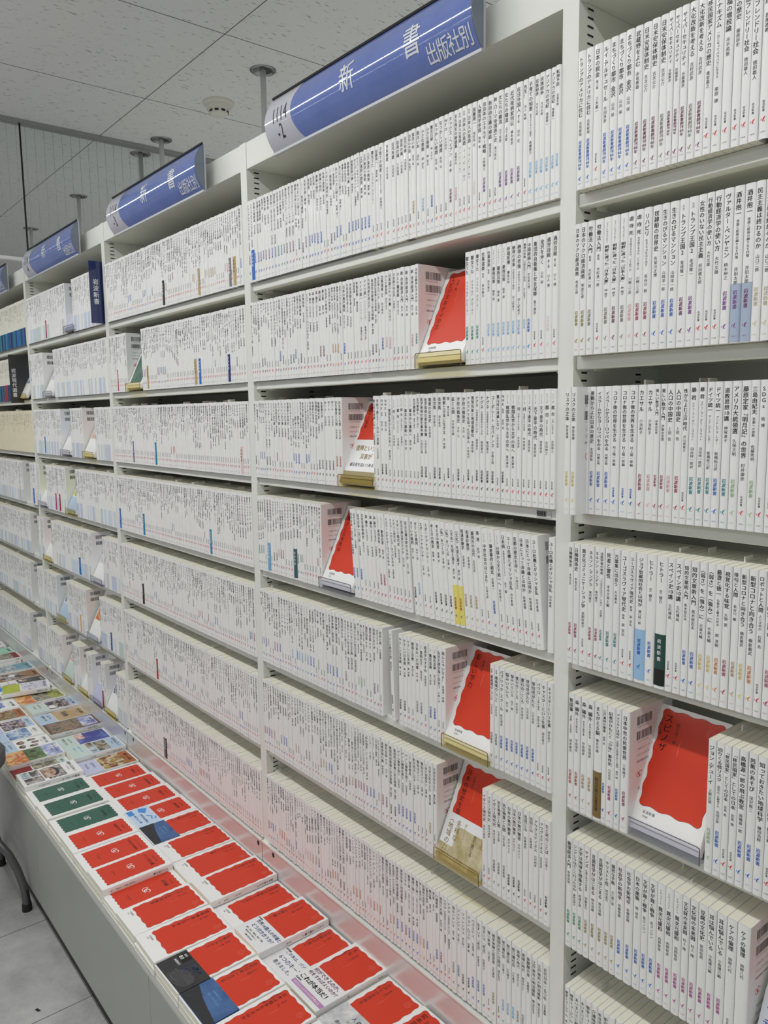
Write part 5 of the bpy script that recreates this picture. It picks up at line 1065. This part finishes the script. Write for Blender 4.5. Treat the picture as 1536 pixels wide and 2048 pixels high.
NEAR = [
 (-3.10, -0.268, 0, PCV('grey', lb, '森の絵本'), 'grey picture cover, farthest in the aisle-side row'), (-2.98, -0.268, 0, PCV('land', lg, '風の道'), 'landscape cover near the far end of the aisle-side row'), (-2.86, -0.268, 0, PCV('rose', lg, '花の名'), 'rose cover near the far end of the aisle-side row'),
 (-2.698, -0.268, 0, dict(t='P', rects=[(0.02, 0.98, 0.02, 0.98, bb)], title='青の時代', au=''), 'bright blue cover in the aisle-side row'),
 (-2.585, -0.268, 0, PCV('grey', white, '都市を読む'), 'white cover with grey picture beyond the mug cover'),
 (-2.470, -0.268, 0, dict(t='P', rects=[(0.12, 0.70, 0.40, 0.74, PC['blue']), (0.0, 1.0, 0.005, 0.3, white)], title='お茶の時間', au='暮らしの会', ovals=[(0.40, 0.56, 0.22, 0.24, inkn), (0.40, 0.62, 0.19, 0.10, PC['blue'])], rings=[(0.68, 0.56, 0.012, 0.004, inkn)]), 'white cover with blue mug picture'),
 (-2.356, -0.269, 0, PCV('figures', lb, '古代のいろ', '歴史の会', ob_), 'rust red cover in the aisle-side row'),
 (-2.241, -0.269, 0, PCV('people', ll, '友だちって', '心の相談室', lb), 'light blue cover with a photograph of people in the aisle-side row'),
 (-2.146, -0.270, -0.1, dict(t='P', rects=[(0.06, 0.94, 0.36, 0.78, PC['water']), (0.0, 1.0, 0.005, 0.35, lb)], title='はばたく', au='空の本', text=[('動物たちの', 0.1, 0.24, 0.009, ink('b')), ('ひみつ', 0.2, 0.14, 0.009, ink('b'))]), 'white cover with blue water picture and blue foot'),
 (-2.035, -0.268, -1.2, dict(t='P', rects=[(0.0, 1.0, 0.005, 0.36, lb)], title='世界の十人', au='伝記の会', ovals=[(0.20, 0.68, 0.08, 0.13, inkd), (0.20, 0.70, 0.05, 0.07, skin), (0.46, 0.72, 0.09, 0.12, sepia), (0.46, 0.74, 0.05, 0.07, skin), (0.73, 0.66, 0.09, 0.13, inkd), (0.73, 0.68, 0.05, 0.08, skin), (0.30, 0.47, 0.14, 0.12, sepia), (0.30, 0.50, 0.06, 0.08, skin), (0.66, 0.46, 0.12, 0.10, inkd), (0.66, 0.48, 0.05, 0.07, skin)], text=[('ふたつの', 0.22, 0.27, 0.011, ink('k')), ('世界をつなぐ', 0.12, 0.17, 0.011, ink('k'))]), 'white cover with small portraits and blue foot'),
 (-1.920, -0.267, -0.7, dict(t='P', rects=[(0.03, 0.97, 0.60, 0.97, PC['sky']), (0.03, 0.97, 0.36, 0.68, PC['meadow']), (0.0, 1.0, 0.005, 0.37, PC['orange'])], title='ポーランドへ行こう', au='草原の旅', ovals=[(0.26, 0.52, 0.07, 0.05, inkd), (0.34, 0.55, 0.03, 0.05, inkd), (0.62, 0.46, 0.06, 0.045, sepia), (0.68, 0.49, 0.025, 0.045, sepia)], text=[('岩波', 0.12, 0.08, 0.006, white), ('大草原の', 0.20, 0.28, 0.010, ink('q')), ('ゆめを', 0.24, 0.20, 0.010, ink('q'))]), 'green meadow and sky cover with orange foot'),
 (-1.832, -0.268, -0.4, PCV('stone', rdk, '緑の惑星', '自然の会', lg), 'cover with dark red foot half under its neighbours'),
 (-1.739, -0.267, -0.7, dict(t='P', rects=[(0.08, 0.92, 0.44, 0.74, PC['grey']), (0.12, 0.80, 0.38, 0.60, PC['face']), (0.06, 0.48, 0.20, 0.36, PC['grey']), (0.06, 0.48, 0.06, 0.19, PC['land']), (0.52, 0.92, 0.06, 0.36, PC['grey'])], title='飢餓から生きぬく！', ts=0.0105, ovals=[(0.46, 0.58, 0.30, 0.13, inkd), (0.44, 0.55, 0.24, 0.10, skin), (0.30, 0.55, 0.05, 0.03, sepia), (0.52, 0.53, 0.06, 0.03, sepia)], au='ある写真家の旅', tv=0.885), 'white cover with large photograph of a lying face'),
 (-1.632, -0.267, -0.4, GA('フランス革命', '桑原武夫著'), 'green label, farthest of three green ones'),
 (-1.512, -0.267, 0.4, GA('英語の歴史', '渡部昇一著'), 'green label, middle of three green ones'),
 (-1.395, -0.267, -0.2, GA('日本の文化', '加藤周一著'), 'green label, nearest of three green ones'),
 (-1.290, -0.267, -0.1, RA('比較文学入門', '島田謹二著', 'B10'), 'red label with white emblem, next to the green ones'),
 (-1.180, -0.268, 0, RA('日本人はなぜ英語が', 'マーク・ピーターセン著', '139', ts=0.0072), 'red label with white emblem, second nearer than the green ones'),
 (-1.073, -0.268, 0.4, RA('ドイツ史10講', '坂井榮八郎著', '826', ts=0.0098), 'red label with white emblem, third nearer than the green ones'),
 (-0.979, -0.267, 0.1, RA('近世論', '岸田 秀著', '901', ts=0.0105), 'red label with white emblem, fourth nearer than the green ones'),
 (-0.880, -0.268, 0.4, RB('アジア・太平洋戦争', '吉田 裕', '1047', sub='シリーズ日本近現代史', ts=0.0100), 'red label, second beyond the black-banded one in the aisle-side row'),
 (-0.773, -0.268, -1.0, RB('国家神道と日本人', '島薗 進', '1259', ts=0.0104), 'red label, just beyond the black-banded one in the aisle-side row'),
 (-0.661, -0.269, 1.0, RB('仏像のみかた', '倉西 裕子', '1680', obi=O7), 'red label and black band with a sculpted head'),
 (-0.550, -0.269, 0.4, RB('近代日本一五〇年', '山本義隆', '1695', sub='科学技術総力戦体制の破綻', ts=0.0098, obi=O2), 'red label and dark blue band in the near part of the aisle-side row'),
 (-0.440, -0.269, 0.5, RB('日本は戦争をするのか', '半田 滋', '1483', sub='集団的自衛権と自衛隊'), 'red label in the near corner of the aisle-side row'),
 (-0.328, -0.269, 0.2, RB('日本の納税者', '三木 義一', '1544'), 'red label beyond the near corner of the aisle-side row'),
]
THICK = {'大地の祭り', '大学をめざして', 'ポーランドへ行こう', '飢餓から生きぬく！', 'ドイツ史10講', 'こどもと学校', '戦争の読みかた', 'イスラーム圏で働く'}
THIN = {'近世論', '集団的自衛権とは何か', '鯉のいる庭', '宇宙の窓', '不可能を可能に', '人びとの自然再生', '緑の惑星', 'フランス革命', '経済学史'}
rs2 = random.Random(21)
def lay(lst, rowname, ctr):
    for i, (x, y, r, ds, words) in enumerate(lst):
        pic = ds['t'] == 'P'
        T2 = 0.0140 + rs2.uniform(-0.0006, 0.0006) + (0.0035 if ds.get('title') in THICK else 0) - (0.0042 if ds.get('title') in THIN else 0)
        fresh = dict(ds)
        o = flat_book('picture_paperback' if pic else 'labelled_paperback', 'face-up paperback, ' + words, T2, fresh, 'books lying face up on the display table')
        yo = y - H/2 - 0.001
        u = copy_under(o, T2, 0, 0, 'copy directly under the paperback with ' + words.split(',')[0] + ', ' + rowname + ' place %s from the far end' % ordn(i+1))
        if 'label' in u.keys() and len(u['label'].split()) > 16: u['label'] = 'lower copy in the %s stack from the far end, %s' % (ordn(i+1), rowname)
        u.location = (x + rs2.uniform(-0.001, 0.001), yo + rs2.uniform(-0.0025, 0.001), TABLE_Z); u.rotation_euler = (0, 0, math.radians(rs2.uniform(-0.5, 0.5)))
        z = TABLE_Z + T2 + 0.0004
        o.location = (x, yo, z); o.rotation_euler = (0, 0, math.radians(r))
lay(FAR, 'shelf-side row', 0); lay(NEAR, 'aisle-side row', 1)
# lime green book put down askew on top of two others
o = flat_book('picture_paperback', 'paperback with lime green foot lying askew on top of the shelf-side row', 0.018, dict(t='P', rects=[(0.05, 0.95, 0.40, 0.95, PC['lilac']), (0.0, 1.0, 0.0, 0.37, PC['lime'])], title='考える道具', au=''), 'books lying face up on the display table')
o.location = (-2.590, -0.205, TABLE_Z + 0.0335); o.rotation_euler = (0, 0, math.radians(-11))

# ------------------------------------------------------------------ stool at the left, one curved leg in view
steel = mat('stool_steel', (0.16, 0.165, 0.165), 0.32, metal=0.75); rub = mat('rubber', (0.012, 0.012, 0.012), 0.7); seatm = mat('stool_seat', (0.10, 0.10, 0.11), 0.6)
SX, SY = -1.842, -0.530
t = thing('stool', 'grey steel stool with curved legs standing beside the display cabinets', 'stool', (SX, SY, 0))
for k in range(4):
    a = PI/4 + k*PI/2; c, s = math.cos(a)*1.0, math.sin(a)*1.0
    R_ = 0.222
    pr = [(R_, 0.018), (R_*0.995, 0.045), (R_*0.965, 0.085), (R_*0.90, 0.130), (R_*0.80, 0.175), (R_*0.66, 0.212), (R_*0.48, 0.236), (R_*0.25, 0.248), (0.03, 0.250)]
    mb = MB(); mb.tube([(c*r, s*r, z) for r, z in pr], 0.0115, steel, 14); lg_ = mb.build('leg', t)
    mb = MB(); mb.tube([(c*R_, s*R_, 0.0), (c*R_, s*R_, 0.022)], [0.0145, 0.0135], rub, 16); mb.build('rubber_foot', lg_)
mb = MB(); mb.tube([(0, 0, 0.20), (0, 0, 0.43)], 0.022, steel, 20); mb.build('column', t)
mb = MB(); mb.lathe([(0.0, 0.43), (0.15, 0.43), (0.16, 0.44), (0.16, 0.47), (0.15, 0.485), (0.0, 0.487)], (0, 0, 0), seatm, 40); mb.build('seat', t)
# a scrap on the floor
mb = MB(); mb.add([(0, 0, 0.0006), (0.012, 0.004, 0.0006), (0.016, 0.011, 0.003), (0.004, 0.006, 0.004)], [(0, 1, 2, 3)], slot)
mb.build('paper_scrap', loc=(-1.245, -0.47, 0.0)); tag(bpy.data.objects['paper_scrap'], 'tiny dark scrap of paper on the floor tiles', 'scrap')
glyphs_done()
if _ob.name in bpy.data.objects: bpy.data.objects.remove(_ob)
